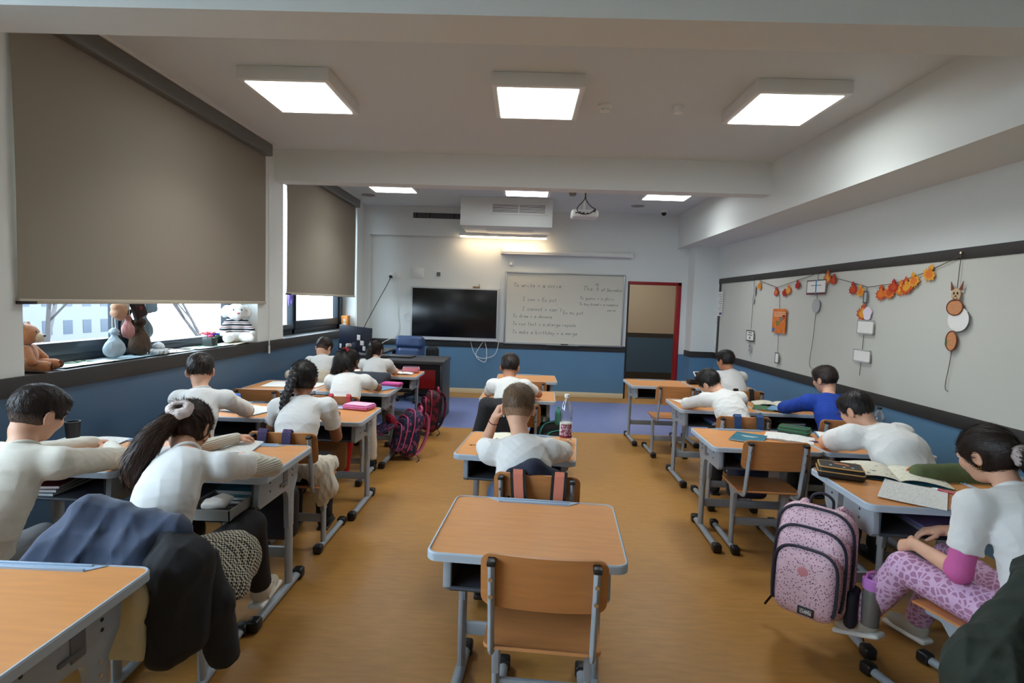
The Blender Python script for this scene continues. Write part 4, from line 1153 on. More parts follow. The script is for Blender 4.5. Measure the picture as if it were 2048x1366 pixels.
# second row boy at the window
person('boy in grey-sleeved white top by the windows, second row, with both ears visible',
       dict(pel=(-2.02, 3.23, .50), neck=(-2.05, 3.42, .92), head=(-2.11, 3.5, 1.045), shL=(-2.19, 3.40, .865), shR=(-1.92, 3.45, .87), elR=(-1.90, 3.70, .745), wrR=(-2.06, 3.90, .74), elL=(-2.31, 3.66, .745), wrL=(-2.24, 3.90, .74)),
       (24, 22, 0), 'fair', 'dark', 'short', 'white', 1.0 - .05, 'grey', h=.0065, hands=desk_hands(), under=(rib_mat('grey_rib_knit', (186, 184, 178)), .95), seed=8, wr=.006)
# braid girl
t, H, Rh, hm, org, sp, Tb = person('girl with long dark braid and white short-sleeved blouse in the second row',
       dict(pel=(-1.37, 3.18, .50), neck=(-1.39, 3.41, .89), head=(-1.42, 3.49, 1.02), shL=(-1.545, 3.40, .835), shR=(-1.245, 3.43, .845), elR=(-1.215, 3.53, .63), wrR=(-1.29, 3.74, .735), elL=(-1.66, 3.56, .67), wrL=(-1.52, 3.76, .735)),
       (4, 22, 0), 'brown', 'black', 'girl', 'white', .62, 'black', h=.006, hands=desk_hands((.3, .95), (-.3, .95)), wide=1.06, seed=11, wr=.006, hs=1.03)
bp = [H(-.025, -.085, .03), H(-.032, -.11, -.03), H(-.04, -.112, -.09)]
b0 = bp[-1]
bp += [b0 + V3(-.015, -.03, -.06), b0 + V3(-.02, -.035, -.12), b0 + V3(-.022, -.035, -.17)]
P = [np.asarray(p, float) for p in spline([tuple(p) for p in bp], 4)]
pr = []
for i, p in enumerate(P):
    f_ = i / (len(P) - 1); r = .026 - .008 * f_; o = V3(.011 if i % 2 else -.011, 0, 0)
    pr.append(ell(p + o, (r, r * .85, r * .9), roty(.5 if i % 2 else -.5), .006))
soft('braid', pr, hm, .0045, t, org, wrinkle(12, 5, (120, 240)), .004)
scrunchie(t, org, P[-1], (0, .1, 1), .012, .007, mat('grey_hair_tie', (120, 108, 112), .8))
ponytail(t, org, [P[-1], P[-1] + V3(-.008, -.005, -.04), P[-1] + V3(-.012, 0, -.09), P[-1] + V3(-.012, 0, -.13)], [.014, .034, .036, .012], hm, 14, .0045, .012, 'braid_tail')
soft('tied_cardigan', [cone((-1.52, 3.13, .55), (-1.22, 3.12, .54), .05, .055, .04), cone((-1.22, 3.12, .54), (-1.17, 3.28, .52), .055, .05, .04), cone((-1.19, 3.17, .53), (-1.15, 3.2, .40), .05, .06, .04), cone((-1.2, 3.16, .44), (-1.18, 3.18, .33), .05, .035, .04), cone((-1.52, 3.13, .55), (-1.55, 3.28, .52), .05, .045, .04)], mat('ivory_cardigan', (212, 204, 188), .95, bump=.4, bscale=260), .006, t, org, wrinkle(17, 9, (40, 110), (1, 1, .3), 1.6), .03)
# red scrunchie girl
t, H, Rh, hm, org, sp, Tb = person('girl with wavy hair and red scrunchie writing in the third row',
       dict(pel=(-1.47, 4.40, .50), neck=(-1.48, 4.58, .885), head=(-1.50, 4.66, 1.01), shL=(-1.62, 4.57, .835), shR=(-1.345, 4.61, .84), elR=(-1.30, 4.87, .745), wrR=(-1.47, 5.02, .735), elL=(-1.74, 4.85, .745), wrL=(-1.63, 5.06, .735)),
       (-4, 26, 0), 'brown', 'black', 'girl', 'white', .55, CLOTH['cream'], h=.0065, hands=desk_hands(), seed=21, wr=.006, knees=dict(kR=(-1.35, 4.76, .50), aR=(-1.34, 4.82, .11)))
scrunchie(t, org, H(-.015, -.098, .05), Rh @ V3(-.1, -1, .5), .02, .014, mat('red_scrunchie', (150, 18, 36), .8))
c = H(-.02, -.1, .04)
for k, dx in enumerate((-.05, -.02, .012, .04)):
    ponytail(t, org, [c, c + V3(dx * .6, -.03, -.05), c + V3(dx, -.035, -.11 + .01 * k), c + V3(dx * 1.5, -.02, -.17 + .012 * k), c + V3(dx * 1.2 + .02, -.03, -.2 + .012 * k)], [.022, .03, .026, .018, .006], hm, 30 + k, .0055, .010, 'hair_lock')
soft('tied_cardigan', [cone((-1.62, 4.37, .60), (-1.33, 4.37, .60), .06, .06, .05), cone((-1.33, 4.37, .6), (-1.27, 4.5, .58), .06, .05, .04), cone((-1.62, 4.37, .6), (-1.64, 4.5, .56), .055, .05, .04), cone((-1.5, 4.34, .62), (-1.4, 4.33, .68), .05, .04, .05)], mat('cream_fleece', (216, 208, 188), .95, bump=.4, bscale=260), .006, t, org, wrinkle(18, 9, (40, 110), (1, 1, .3), 1.6), .02)
# farthest window-side boy
person('boy with spiky hair in white shirt, farthest back by the windows near the monitor',
       dict(pel=(-2.13, 5.62, .50), neck=(-2.16, 5.80, .90), head=(-2.18, 5.90, 1.0), shL=(-2.29, 5.79, .85), shR=(-2.03, 5.81, .86), elR=(-2.0, 6.05, .735), wrR=(-2.1, 6.25, .725), elL=(-2.33, 6.05, .735), wrL=(-2.25, 6.25, .725)),
       (-8, 42, 0), 'fair', 'dark', 'short', 'white', 1.9, 'grey', fade=True, h=.007, hands=desk_hands(), seed=23)
t, H, Rh, hm, org, sp, Tb = person('girl with low ponytail writing at the desk against the teacher desk',
       dict(pel=(-1.55, 5.63, .50), neck=(-1.58, 5.80, .89), head=(-1.61, 5.90, .99), shL=(-1.71, 5.79, .84), shR=(-1.455, 5.82, .845), elR=(-1.43, 6.02, .735), wrR=(-1.44, 6.15, .73), elL=(-1.74, 6.03, .735), wrL=(-1.65, 6.2, .725)),
       (-6, 30, 0), 'fair', 'dark', 'girl', 'white', .6, 'grey', h=.007, hands={'R': (V3(-.1, 1, .25), V3(.6, 0, .8), .9, 1.0), 'L': (V3(.5, .8, 0), DN, .5, 1.0)}, seed=25)
c = H(-.012, -.088, -.03)
ponytail(t, org, [c, c + V3(-.005, -.03, -.02), c + V3(-.01, -.035, -.07), c + V3(-.008, -.03, -.12), c + V3(-.006, -.028, -.14)], [.018, .028, .03, .022, .01], hm, 33, .0055, .006)
# middle column
t, H, Rh, hm, org, sp, Tb = person('brown-haired boy seen from behind, head propped on left hand, middle column',
       dict(pel=(.05, 2.60, .50), neck=(.01, 2.69, .865), head=(-.010, 2.80, 1.015), shL=(-.135, 2.68, .80), shR=(.155, 2.69, .815), elL=(-.195, 2.99, .745), wrL=(-.135, 2.90, .93), elR=(.26, 2.94, .745), wrR=(.11, 3.08, .735)),
       (-2, 24, 0), 'fair', 'light', 'short', 'white', .78, 'denim', fade=True, h=.0055, lean=.06, hs=1.05, wide=1.06, hands={'L': (V3(.35, -.05, .93), V3(-.9, -.2, .35), .75, 1.0), 'R': (V3(-.6, .8, 0), DN, .5, 1.0)}, seed=41, wr=.008, knees=dict(kL=(-.10, 2.95, .50), aL=(-.17, 2.72, .13), kR=(.15, 2.95, .48)))
b = MB(); w0 = V3(-.143, 2.913, .905) - org; ax_ = nrm(V3(.06, -.09, .185)); u0 = nrm(np.cross(ax_, V3(1, 0, 0))); v0 = np.cross(ax_, u0)
b.tube([tuple(w0 + (u0 * math.cos(a) + v0 * math.sin(a)) * .0265) for a in np.linspace(0, 2 * PI, 21)[:-1]], .0025, 6, closed=True); b.build('string_bracelet', [mat('dark_red_string', (90, 30, 30), .8)], t)
person('dark-haired boy in white tee seen from behind at the third middle desk',
       dict(pel=(-.09, 4.38, .50), neck=(-.10, 4.55, .90), head=(-.10, 4.63, 1.01), shL=(-.235, 4.54, .85), shR=(.03, 4.56, .855), elL=(-.29, 4.80, .745), wrL=(-.16, 4.97, .735), elR=(.16, 4.84, .745), wrR=(.0, 5.0, .735)),
       (-6, 22, 0), 'tan', 'dark', 'short', 'white', .62, 'black', h=.0065, hands=desk_hands(), seed=44, wr=.006)
# right side
leop = pattern_mat('pink_animal_print', 'giraffe', (206, 168, 200), (164, 116, 148), 42, .85, .12)
t, H, Rh, hm, org, sp, Tb = person('girl in white tee over pink sleeves and pink animal-print trousers at the right',
       dict(pel=(1.830, 1.86, .50), neck=(1.850, 2.03, .91), head=(1.845, 2.15, 1.02), shL=(1.695, 2.00, .855), shR=(1.990, 2.10, .855), elL=(1.660, 2.00, .605), wrL=(1.625, 2.19, .625), elR=(2.080, 2.25, .66), wrR=(1.850, 2.34, .625)),
       (20, 30, 0), 'fair', 'dark', 'girl', 'white', .66, leop, h=.0055, under=(CLOTH['pink'], .16), hands={'L': (V3(-.15, .75, -.42), V3(-.75, .1, .55), .55, 1.0), 'R': (V3(-.9, .4, -.25), DN, .5, 1.0)}, seed=51, wr=.008, wide=1.04,
       knees=dict(kL=(1.61, 2.20, .515), aL=(1.56, 2.37, .22), tL=(-.45, .8, -.35), kR=(1.90, 2.34, .50), aR=(1.92, 2.52, .12)), shoes=mat('pale_sneaker', (176, 172, 160), .6))
c = H(.0, -.105, -.03)
ponytail(t, org, [H(0, -.09, -.02), c + V3(.02, -.03, -.02), c + V3(.05, -.05, -.08), c + V3(.05, -.05, -.15)], [.022, .034, .036, .012], hm, 53, .005, .012)
scrunchie(t, org, H(.0, -.112, -.04), Rh @ V3(0, -1, -.2), .024, .015, mat('pale_scrunchie', (190, 176, 172), .9, var=.2, vscale=50))
b = MB(); q = H(-.08, -.006, -.052) - org; b.tube([tuple(q + V3(0, .006 * math.cos(a), .006 * math.sin(a))) for a in np.linspace(0, 2 * PI, 13)[:-1]], .0012, 6, closed=True); b.build('earring', [mat('gold', (200, 160, 80), .3, metal=1)], t)
t, H, Rh, hm, org, sp, Tb = person('boy with glasses in white tee writing near the right wall',
       dict(pel=(2.22, 3.00, .50), neck=(2.09, 3.20, .875), head=(2.04, 3.30, .975), shL=(1.955, 3.19, .83), shR=(2.26, 3.23, .84), elL=(1.965, 3.46, .735), wrL=(2.12, 3.63, .735), elR=(2.37, 3.46, .735), wrR=(2.22, 3.64, .73)),
       (26, 30, 0), 'fair', 'black', 'short', 'white', .72, 'black', h=.006, hands=desk_hands(), wide=1.3, lean=.09, seed=61, wr=.008)
b = MB()
for sx in (-1, 1):
    cc = H(sx * .034, .095, .006) - org
    b.tube([tuple(cc + Rh @ V3(.021 * math.cos(a), 0, .017 * math.sin(a))) for a in np.linspace(0, 2 * PI, 17)[:-1]], .0018, 6, closed=True)
    b.tube([tuple(H(sx * .055, .093, .008) - org), tuple(H(sx * .074, .05, .008) - org), tuple(H(sx * .076, .0, .006) - org)], .0018, 6)
b.tube([tuple(H(-.013, .096, .008) - org), tuple(H(.013, .096, .008) - org)], .0018, 6); b.build('glasses', [mat('navy_spectacle_frame', (36, 44, 84), .3)], t)
person('boy in royal blue sweater beside the right wall',
       dict(pel=(2.47, 4.19, .50), neck=(2.48, 4.40, .88), head=(2.49, 4.47, 1.015), shL=(2.33, 4.39, .83), shR=(2.62, 4.43, .835), elL=(2.27, 4.66, .735), wrL=(2.43, 4.86, .735), elR=(2.69, 4.66, .735), wrR=(2.55, 4.88, .735)),
       (22, 16, 0), 'fair', 'dark', 'short', 'blue', 1.95, 'black', h=.0065, hands=desk_hands(curl=.7), wide=1.16, seed=63, wr=.007)
t, H, Rh, hm, org, sp, Tb = person('black-haired boy slumped sideways over his desk in a white long-sleeved shirt',
       dict(pel=(1.74, 4.19, .50), neck=(1.64, 4.43, .865), head=(1.565, 4.52, .95), shL=(1.51, 4.43, .815), shR=(1.785, 4.42, .835), elL=(1.44, 4.68, .735), wrL=(1.60, 4.86, .73), elR=(1.91, 4.68, .735), wrR=(1.76, 4.86, .73)),
       (34, 34, -14), 'fair', 'black', 'short', 'white', 1.9, 'black', h=.0065, hands=desk_hands(), seed=66, wr=.008, lean=.05)
soft('face_mask', [ell(H(0, .066, -.05), (.05, .04, .042), Rh, .01)], M_WHITE, .006, t, org)
person('curly-haired boy in white tee farthest along the right wall',
       dict(pel=(2.20, 5.50, .50), neck=(2.20, 5.73, .90), head=(2.17, 5.80, 1.02), shL=(2.075, 5.74, .85), shR=(2.325, 5.74, .85), elL=(2.04, 5.98, .735), wrL=(2.1, 6.15, .725), elR=(2.37, 5.97, .735), wrR=(2.3, 6.16, .725)),
       (26, 10, 0), 'tan', 'black', 'short', 'white', .7, 'black', h=.007, hands=desk_hands(), seed=68, wr=.006)
# ------------------------------------------------------------------ things on the desks
def slab(name, lab, cat, x, y, z, w, d, t_, rot, m, group=None, pages=None, curl=0.0):
    """closed book, booklet or sheet"""
    o = thing(name, lab, cat, (x, y, z), D2R(rot), group)
    if pages:
        b = MB(); b.box(-w / 2 + .003, -d / 2 + .003, .001, w / 2 - .002, d / 2 - .003, t_ - .001); b.build('pages', [M_PAPER], o)
        b = MB(); b.box(-w / 2, -d / 2, 0, w / 2, d / 2, .0012); b.box(-w / 2, -d / 2, t_ - .0012, w / 2, d / 2, t_); b.box(-w / 2, -d / 2, 0, -w / 2 + .0015, d / 2, t_); b.build('cover', [m], o)
    else:
        b = MB(); b.sheet(lambda u, v: ((u - .5) * w, (v - .5) * d, t_ + curl * (abs(2 * u - 1) ** 3) * (.5 + v)), 14, 10, t=max(t_ * .8, .0008)); fix_normals(b.build('sheet', [m], o))
    return o
M_LINES = pattern_mat('ruled_writing_paper', 'noise', (176, 178, 184), (224, 223, 218), 220, .8, .42)
M_SKETCH = pattern_mat('printed_page', 'noise', (104, 104, 98), (222, 218, 200), 30, .8, .34, c3=((210, 206, 176), .3))
def open_book(name, lab, x, y, z, w, d, rot, m, cover, group=None, arch=.018):
    o = thing(name, lab, 'book', (x, y, z), D2R(rot), group)
    f = lambda u: .004 + arch * math.sin(PI * abs(2 * u - 1) ** .7) * .8 + .004 * (1 - abs(2 * u - 1))
    for s_, nm in ((0, 'page_block'), (1, 'page_block')):
        b = MB(); b.sheet(lambda u, v: ((.5 * s_ + u * .5 - .5) * w, (v - .5) * d, f(.5 * s_ + u * .5)), 12, 4, t=.004); fix_normals(b.build(nm, [m], o))
    b = MB(); b.box(-w / 2 - .003, -d / 2 - .003, 0, w / 2 + .003, d / 2 + .003, .0015); b.build('cover', [cover], o)
    return o
M_TEAL = mat('teal_cover', (46, 112, 132), .4, var=.2, vscale=14)
M_BLUEC = mat('light_blue_cover', (112, 158, 200), .4, var=.15, vscale=10)
M_GREENC = mat('green_cover', (54, 110, 70), .4, var=.25, vscale=12)
# desk tops
ZA, ZB = .7045, .7385
def zt(i): return DESKS[i][3] + .0004
open_book('notebook', 'white open notebook under the folded arms of the boy nearest the windows', -2.30, 2.77, zt(6), .34, .24, 6, M_LINES, M_BLUEC, arch=.006)
open_book('notebook', 'open lined notebook in front of the ponytail girl', -1.55, 2.80, zt(5), .30, .24, 8, M_LINES, M_BLUEC, arch=.008)
t = thing('water_cup', 'small black cup just past the chin of the boy nearest the windows', 'cup', (-2.38, 2.80, zt(6) + .012)); b = MB(); b.lathe([(0, 0), (.03, 0), (.036, .1), (.03, .1), (.026, .01), (0, .01)], 20); fix_normals(b.build('body', [M_BLACK], t))
t = thing('tissue_box', 'grey open tray with white tissue under the ponytail girl desk', 'box', (-1.32, 2.36, .5815))
b = MB(); b.box(-.1, -.14, 0, .1, .1, .004); b.box(-.1, -.14, 0, -.096, .1, .05); b.box(.096, -.14, 0, .1, .1, .05); b.box(-.1, -.14, 0, .1, -.136, .05); b.box(-.1, .096, 0, .1, .1, .05); b.build('tray', [mat('grey_card', (128, 126, 122), .6)], t)
soft('tissue', [rbox((-1.33, 2.31, .628), (.05, .04, .012), rotz(.3), .01), rbox((-1.31, 2.33, .642), (.035, .03, .01), rotz(-.4), .008)], M_PAPER, .005, t, (-1.32, 2.36, .5815), wrinkle(77, 5, (60, 120)), .012)
def pcase(lab, x, y, z, w, d, h, rot, body, top, trim=None, name='pencil_case'):
    o = thing(name, lab, 'pencil case', (x, y, z), D2R(rot), 'pencil cases')
    b = MB(); b.box(-w / 2, -d / 2, 0, w / 2, d / 2, h, r=min(.014, h * .3), seg=3); b.build('body', [body], o)
    b = MB(); b.prism(rrect(-w / 2 + .008, -d / 2 + .008, w / 2 - .008, d / 2 - .008, .016), 'z', h - .002, h + .003); b.build('lid', [top], o)
    b = MB(); b.tube([(p[0], p[1], h * .62) for p in rrect(-w / 2 - .001, -d / 2 - .001, w / 2 + .001, d / 2 + .001, .015)], .0028, 6, closed=True)
    b.build('zip', [trim or M_BLACK], o)
    b = MB(); b.tube([(p[0], p[1], h + .001) for p in rrect(-w / 2 + .006, -d / 2 + .006, w / 2 - .006, d / 2 - .006, .017)], .0035, 6, closed=True); b.build('piping', [trim or body], o)
    b = MB(); b.box(w / 2, -d / 2 + .01, h * .3, w / 2 + .004, -d / 2 + .02, h * .62, r=.0015); b.build('zip_pull', [M_BLACK], o)
    return o
M_PINKC = mat('pink_case', (222, 128, 182), .5); M_PINKP = pattern_mat('pink_printed_lid', 'spots', (160, 110, 150), (232, 190, 214), 45, .5, .16)
pcase('pink flat zip case with printed lid beside the braided girl', -1.245, 4.13, zt(7), .21, .15, .034, -14, M_PINKC, M_PINKP, mat('pink_zip', (196, 86, 150), .5))
pcase('magenta flat case on the desk of the red scrunchie girl', -1.27, 5.28, zt(9), .19, .12, .03, -8, mat('magenta_case', (214, 70, 150), .5), mat('magenta_lid', (226, 96, 170), .5))
pcase('pink box case with navy lid on the desk by the teacher desk', -1.32, 6.42, zt(11), .19, .12, .06, 2, mat('rose_case', (222, 132, 150), .5), mat('navy_lid', (52, 50, 82), .5, var=.3, vscale=30), mat('rose_trim', (236, 168, 180), .5))
M_GOLD = mat('gold_trim', (196, 152, 84), .5)
o = pcase('black pencil case with gold trim and orange creature print at the right', 1.65, 2.765, zt(13), .205, .15, .055, -24, M_BLACK, mat('charcoal_lid', (34, 33, 36), .6), M_GOLD)
b = MB()
for (x, y, w, d) in ((.005, .02, .03, .012), (-.018, .028, .012, .008), (.03, .008, .012, .016)): b.ell((x, y, .059), (w, d, .0012), 14)
b.build('printed_motif', [mat('burnt_orange_print', (196, 112, 60), .6)], o)
for (x, y) in ((-.045, -.02), (.05, -.03), (.012, -.035)):
    b = MB(); b.ell((x, y, .0585), (.007, .006, .001), 10); b.build('printed_motif', [M_WHITE], o)
pcase('dark green zip case beside the papers near the boy with glasses', 1.95, 3.84, zt(15), .20, .12, .05, -38, mat('bottle_green_case', (40, 66, 52), .6), mat('green_lid', (44, 70, 60), .6, var=.3, vscale=30), mat('green_zip', (30, 120, 60), .5))
pcase('black soft pencil case next to the propped tablet', 2.03, 6.32, zt(20), .19, .09, .05, 8, M_BLACK, M_BLACK)
pcase('blue and black pencil case in front of the second row boy at the windows', -2.26, 4.12, zt(8), .16, .08, .07, 30, mat('azure_case', (40, 104, 190), .5), mat('azure_lid', (30, 80, 160), .5))
open_book('exercise_book', 'open exercise book beside the elbow of the second row window boy', -2.00, 3.92, zt(8), .32, .24, -18, M_LINES, M_BLUEC, arch=.006)
t = thing('marker', 'dark marker at the tray of the second row window desk', 'marker', (-2.05, 4.20, zt(8) + .008), D2R(5)); b = MB(); b.tube([(-.06, 0, 0), (.03, 0, 0)], .0075, 10); b.build('barrel', [mat('grey_barrel', (70, 70, 76), .4)], t); b = MB(); b.tube([(.03, 0, 0), (.06, 0, 0)], .008, 10); b.build('cap', [M_BLACK], t)
slab('paper_sheet', 'lilac printed sheet left of the pink flat case', 'paper', -1.46, 4.13, zt(7), .2, .1, .0014, 4, mat('lilac_paper', (178, 176, 206), .8, var=.2, vscale=30))
slab('paper_sheet', 'sunlit white sheet on the unoccupied window-side desk', 'paper', -2.30, 5.15, zt(10), .3, .34, .0014, 6, M_PAPER)
slab('paper_sheet', 'second white sheet on the unoccupied window-side desk, aisle side', 'paper', -2.03, 5.17, zt(10), .22, .3, .0014, -4, M_PAPER)
slab('workbook', 'pale blue workbook in front of the red scrunchie girl', 'book', -1.33, 5.10, zt(9), .2, .26, .006, -30, M_BLUEC, None, True)
slab('paper_sheet', 'white sheet under the hands of the red scrunchie girl', 'paper', -1.56, 5.12, zt(9), .21, .28, .0014, 6, M_LINES)
open_book('exercise_book', 'open white book beside the pink box case', -1.40, 6.27, zt(11), .26, .16, 3, M_PAPER, M_BLUEC, arch=.008)
slab('paper_sheet', 'white papers near the boy with spiky hair', 'paper', -2.04, 6.32, zt(12), .24, .26, .0014, 8, M_PAPER)
# middle desk: bottle, pencil, notebooks
def bottle(lab, x, y, z, r, h, capm, label=None, body=None, name='water_bottle'):
    o = thing(name, lab, 'bottle', (x, y, z))
    pr = [(0, .004), (r * .8, 0), (r, .012)]
    k = 7
    for i in range(k): pr += [(r * (.965 if i % 2 else 1), .02 + (h * .6 - .02) * i / k)]
    pr += [(r, h * .64), (r * .92, h * .72), (r * .62, h * .82), (r * .36, h * .89), (r * .34, h * .93)]
    b = MB(); b.lathe(pr, 24); fix_normals(b.build('body', [body], o))
    b = MB(); b.lathe([(r * .43, h * .93), (r * .43, h * 1.0), (0, h * 1.0)], 18); fix_normals(b.build('cap', [capm], o))
    if label:
        b = MB(); b.lathe([(r + .001, label[0] * h), (r + .001, label[1] * h)], 24); b.build('paper_label', [label[2]], o)
        b = MB(); b.lathe([(r + .0016, label[0] * h), (r + .0016, label[0] * h + .012)], 24); b.build('label_stripe', [mat('burgundy_print', (130, 24, 40), .6)], o)
        b = MB(); b.lathe([(r + .0016, label[0] * h + .012), (r + .0016, label[1] * h - .006)], 24)
        # printed block on the right third of the label
        b.f = [f for i, f in enumerate(b.f) if 14 <= i % 24 <= 20 or i % 24 in (21,)]; b.m = b.m[:len(b.f)]
        b.build('label_print', [pattern_mat('label_print', 'noise', (120, 30, 60), (200, 170, 190), 90, .6, .5)], o)
    return o
mpet = bpy.data.materials.new('clear_plastic'); mpet.use_nodes = True
nt = mpet.node_tree; nt.nodes.clear(); out = nt.nodes.new('ShaderNodeOutputMaterial'); mix = nt.nodes.new('ShaderNodeMixShader')
tr = nt.nodes.new('ShaderNodeBsdfTransparent'); gl = nt.nodes.new('ShaderNodeBsdfGlossy'); gl.inputs['Roughness'].default_value = .06
lw = nt.nodes.new('ShaderNodeLayerWeight'); lw.inputs[0].default_value = .5; mm = nt.nodes.new('ShaderNodeMath'); mm.operation = 'MULTIPLY_ADD'; mm.inputs[1].default_value = .55; mm.inputs[2].default_value = .06
tr.inputs[0].default_value = (.9, .92, .92, 1)
nt.links.new(lw.outputs['Facing'], mm.inputs[0]); nt.links.new(mm.outputs[0], mix.inputs[0]); nt.links.new(tr.outputs[0], mix.inputs[1]); nt.links.new(gl.outputs[0], mix.inputs[2]); nt.links.new(mix.outputs[0], out.inputs[0])
bottle('clear plastic water bottle with white cap and label on the middle desk', .285, 3.30, zt(1), .037, .30, M_WHITE, (.12, .42, M_PAPER), mpet)
bottle('clear bottle with black cap behind the boy with glasses', 2.44, 3.70, zt(16), .037, .24, M_BLACK, None, mpet)
t = thing('pencil', 'wooden pencil lying left of the boy at the middle desk', 'pencil', (-.21, 3.16, zt(1) + .004), D2R(12)); b = MB(); b.tube([(-.07, 0, 0), (.055, 0, 0)], .0036, 6); b.build('shaft', [mat('pencil_yellow', (196, 140, 70), .5)], t); b = MB(); b.tube([(-.07, 0, 0), (-.088, 0, 0)], [.0036, .0005], 6); b.build('tip', [M_BLACK], t)
open_book('notebook', 'open notebook under the chin of the brown-haired boy', -.04, 3.33, zt(1), .30, .22, -8, M_SKETCH, M_GREENC, arch=.01)
open_book('notebook', 'notebook under the hands of the boy at the third middle desk', -.06, 5.1, zt(2), .3, .2, 0, M_LINES, M_BLUEC, arch=.006)
# right side
open_book('textbook', 'large open textbook with printed drawings at the right', 1.965, 2.83, zt(13), .44, .29, -22, M_SKETCH, M_TEAL, arch=.022)
slab('paper_sheet', 'handwritten white sheet overhanging the right desk edge', 'paper', 1.85, 2.52, zt(13) + .002, .25, .34, .0016, -38, M_LINES, None, None, .004)
t = thing('pen', 'red pen lying beside the handwritten sheet', 'pen', (2.02, 2.55, zt(13) + .012), D2R(-60)); b = MB(); b.tube([(-.03, 0, 0), (.06, 0, 0)], .006, 10); b.build('barrel', [mat('crimson_pen', (170, 24, 50), .3)], t); b = MB(); b.tube([(-.03, 0, 0), (-.055, 0, 0)], [.006, .0012], 10); b.build('tip', [M_WHITE], t)
tealbook = slab('book', 'teal softcover book with white lettering on the right desk', 'book', 1.555, 3.66, zt(15), .20, .27, .007, -32, M_TEAL, None, True)
b = MB()
for k, (w, y) in enumerate(((.10, .03), (.07, .01))): b.box(-w / 2, y, .0071, w / 2, y + .008, .0077)
b.build('title_print', [M_WHITE], tealbook)
open_book('notebook', 'white sheets spread between the teal book and the green case', 1.845, 3.70, zt(15), .30, .22, -30, M_LINES, M_PAPER, arch=.006)
t = thing('pen', 'blue pen lying at the seam of the two right desks', 'pen', (1.985, 3.60, zt(15) + .006), D2R(-20)); b = MB(); b.tube([(-.03, 0, 0), (.05, 0, 0)], .0055, 10); b.build('barrel', [mat('navy_pen', (48, 46, 110), .3)], t); b = MB(); b.tube([(-.03, 0, 0), (-.055, 0, 0)], [.0055, .0012], 10); b.build('tip', [M_BLACK], t)
slab('notebook', 'blue-edged notebook under the arm of the boy with glasses', 'book', 2.19, 3.76, zt(16), .22, .28, .008, -20, M_BLUEC, None, True)
slab('paper_sheet', 'white sheet on top of the blue-edged notebook', 'paper', 2.19, 3.76, zt(16) + .0085, .2, .26, .001, -20, M_PAPER)
slab('paper_sheet', 'white sheet under the left arm of the slumped boy', 'paper', 1.56, 5.0, zt(17), .21, .25, .0014, 14, M_PAPER)
open_book('notebook', 'notebook under the arms of the slumped boy', 1.76, 4.95, zt(17), .3, .2, 0, M_LINES, M_BLUEC, arch=.006)
open_book('textbook', 'open printed textbook before the boy in blue', 2.36, 5.03, zt(18), .38, .22, -14, M_SKETCH, M_TEAL, arch=.02)
slab('book', 'green covered book left of the boy in blue', 'book', 2.17, 4.83, zt(18), .17, .22, .008, -28, M_GREENC, None, True)
slab('booklet', 'light blue booklet lying over the green book', 'book', 2.29, 4.79, zt(18) + .0085, .17, .24, .004, -34, M_BLUEC, None, True)
t = thing('tablet', 'white-framed tablet propped up at the farthest right desk', 'tablet', (2.20, 6.46, zt(20)), D2R(20))
b = MB(); b.box(-.11, -.006, 0, .11, .006, .16, r=.004, mx=Matrix.Rotation(-.75, 4, 'X')); b.build('shell', [M_WHITE], t)
b = MB(); b.box(-.098, -.008, .012, .098, -.0055, .148, mx=Matrix.Rotation(-.75, 4, 'X')); b.build('screen', [mat('dark_maroon_screen', (40, 24, 28), .2)], t)
b = MB(); b.box(-.05, .09, 0, .05, .1, .105, r=.003); b.build('stand', [M_BLACK], t)
slab('notebook', 'notebook under the hands of the curly-haired boy', 'book', 2.2, 6.22, zt(20), .22, .2, .006, 5, M_BLUEC, None, True)
# books kept in the book boxes
for i, (d, dx, n, cols) in enumerate(((5, .12, 2, ('a', 'b')), (6, -.1, 3, ('b', 'c', 'a')), (13, .05, 2, ('c', 'd')), (17, .05, 2, ('b', 'd')), (18, -.05, 3, ('d', 'a', 'c')), (15, .0, 2, ('e', 'b')))):
    x, y, a, h, _ = DESKS[d]; z = .56 * h / .7035 + .0008
    for k in range(n):
        cm = {'a': mat('maroon_cover', (96, 40, 48), .5), 'b': M_TEAL, 'c': mat('grey_cover', (120, 122, 130), .5), 'd': mat('lavender_cover', (120, 110, 160), .5), 'e': mat('vivid_blue_cover', (30, 110, 190), .5)}[cols[k]]
        pos = ['lowest', 'second from the bottom', 'topmost'][k] if n > 2 else ['lower', 'upper'][k]
        who = {5: 'under the ponytail girl desk', 6: 'under the desk nearest the windows', 13: 'under the desk with the gold-trimmed case', 17: 'under the slumped boy desk', 18: 'under the desk of the boy in blue', 15: 'under the desk with the teal book'}[d]
        slab('book', '%s book of the stack %s' % (pos, who), 'book', x + dx, y - .08, z + .0155 * k, .2, .27, .0145, 4 * k + a, cm, 'books kept inside the desks', True)

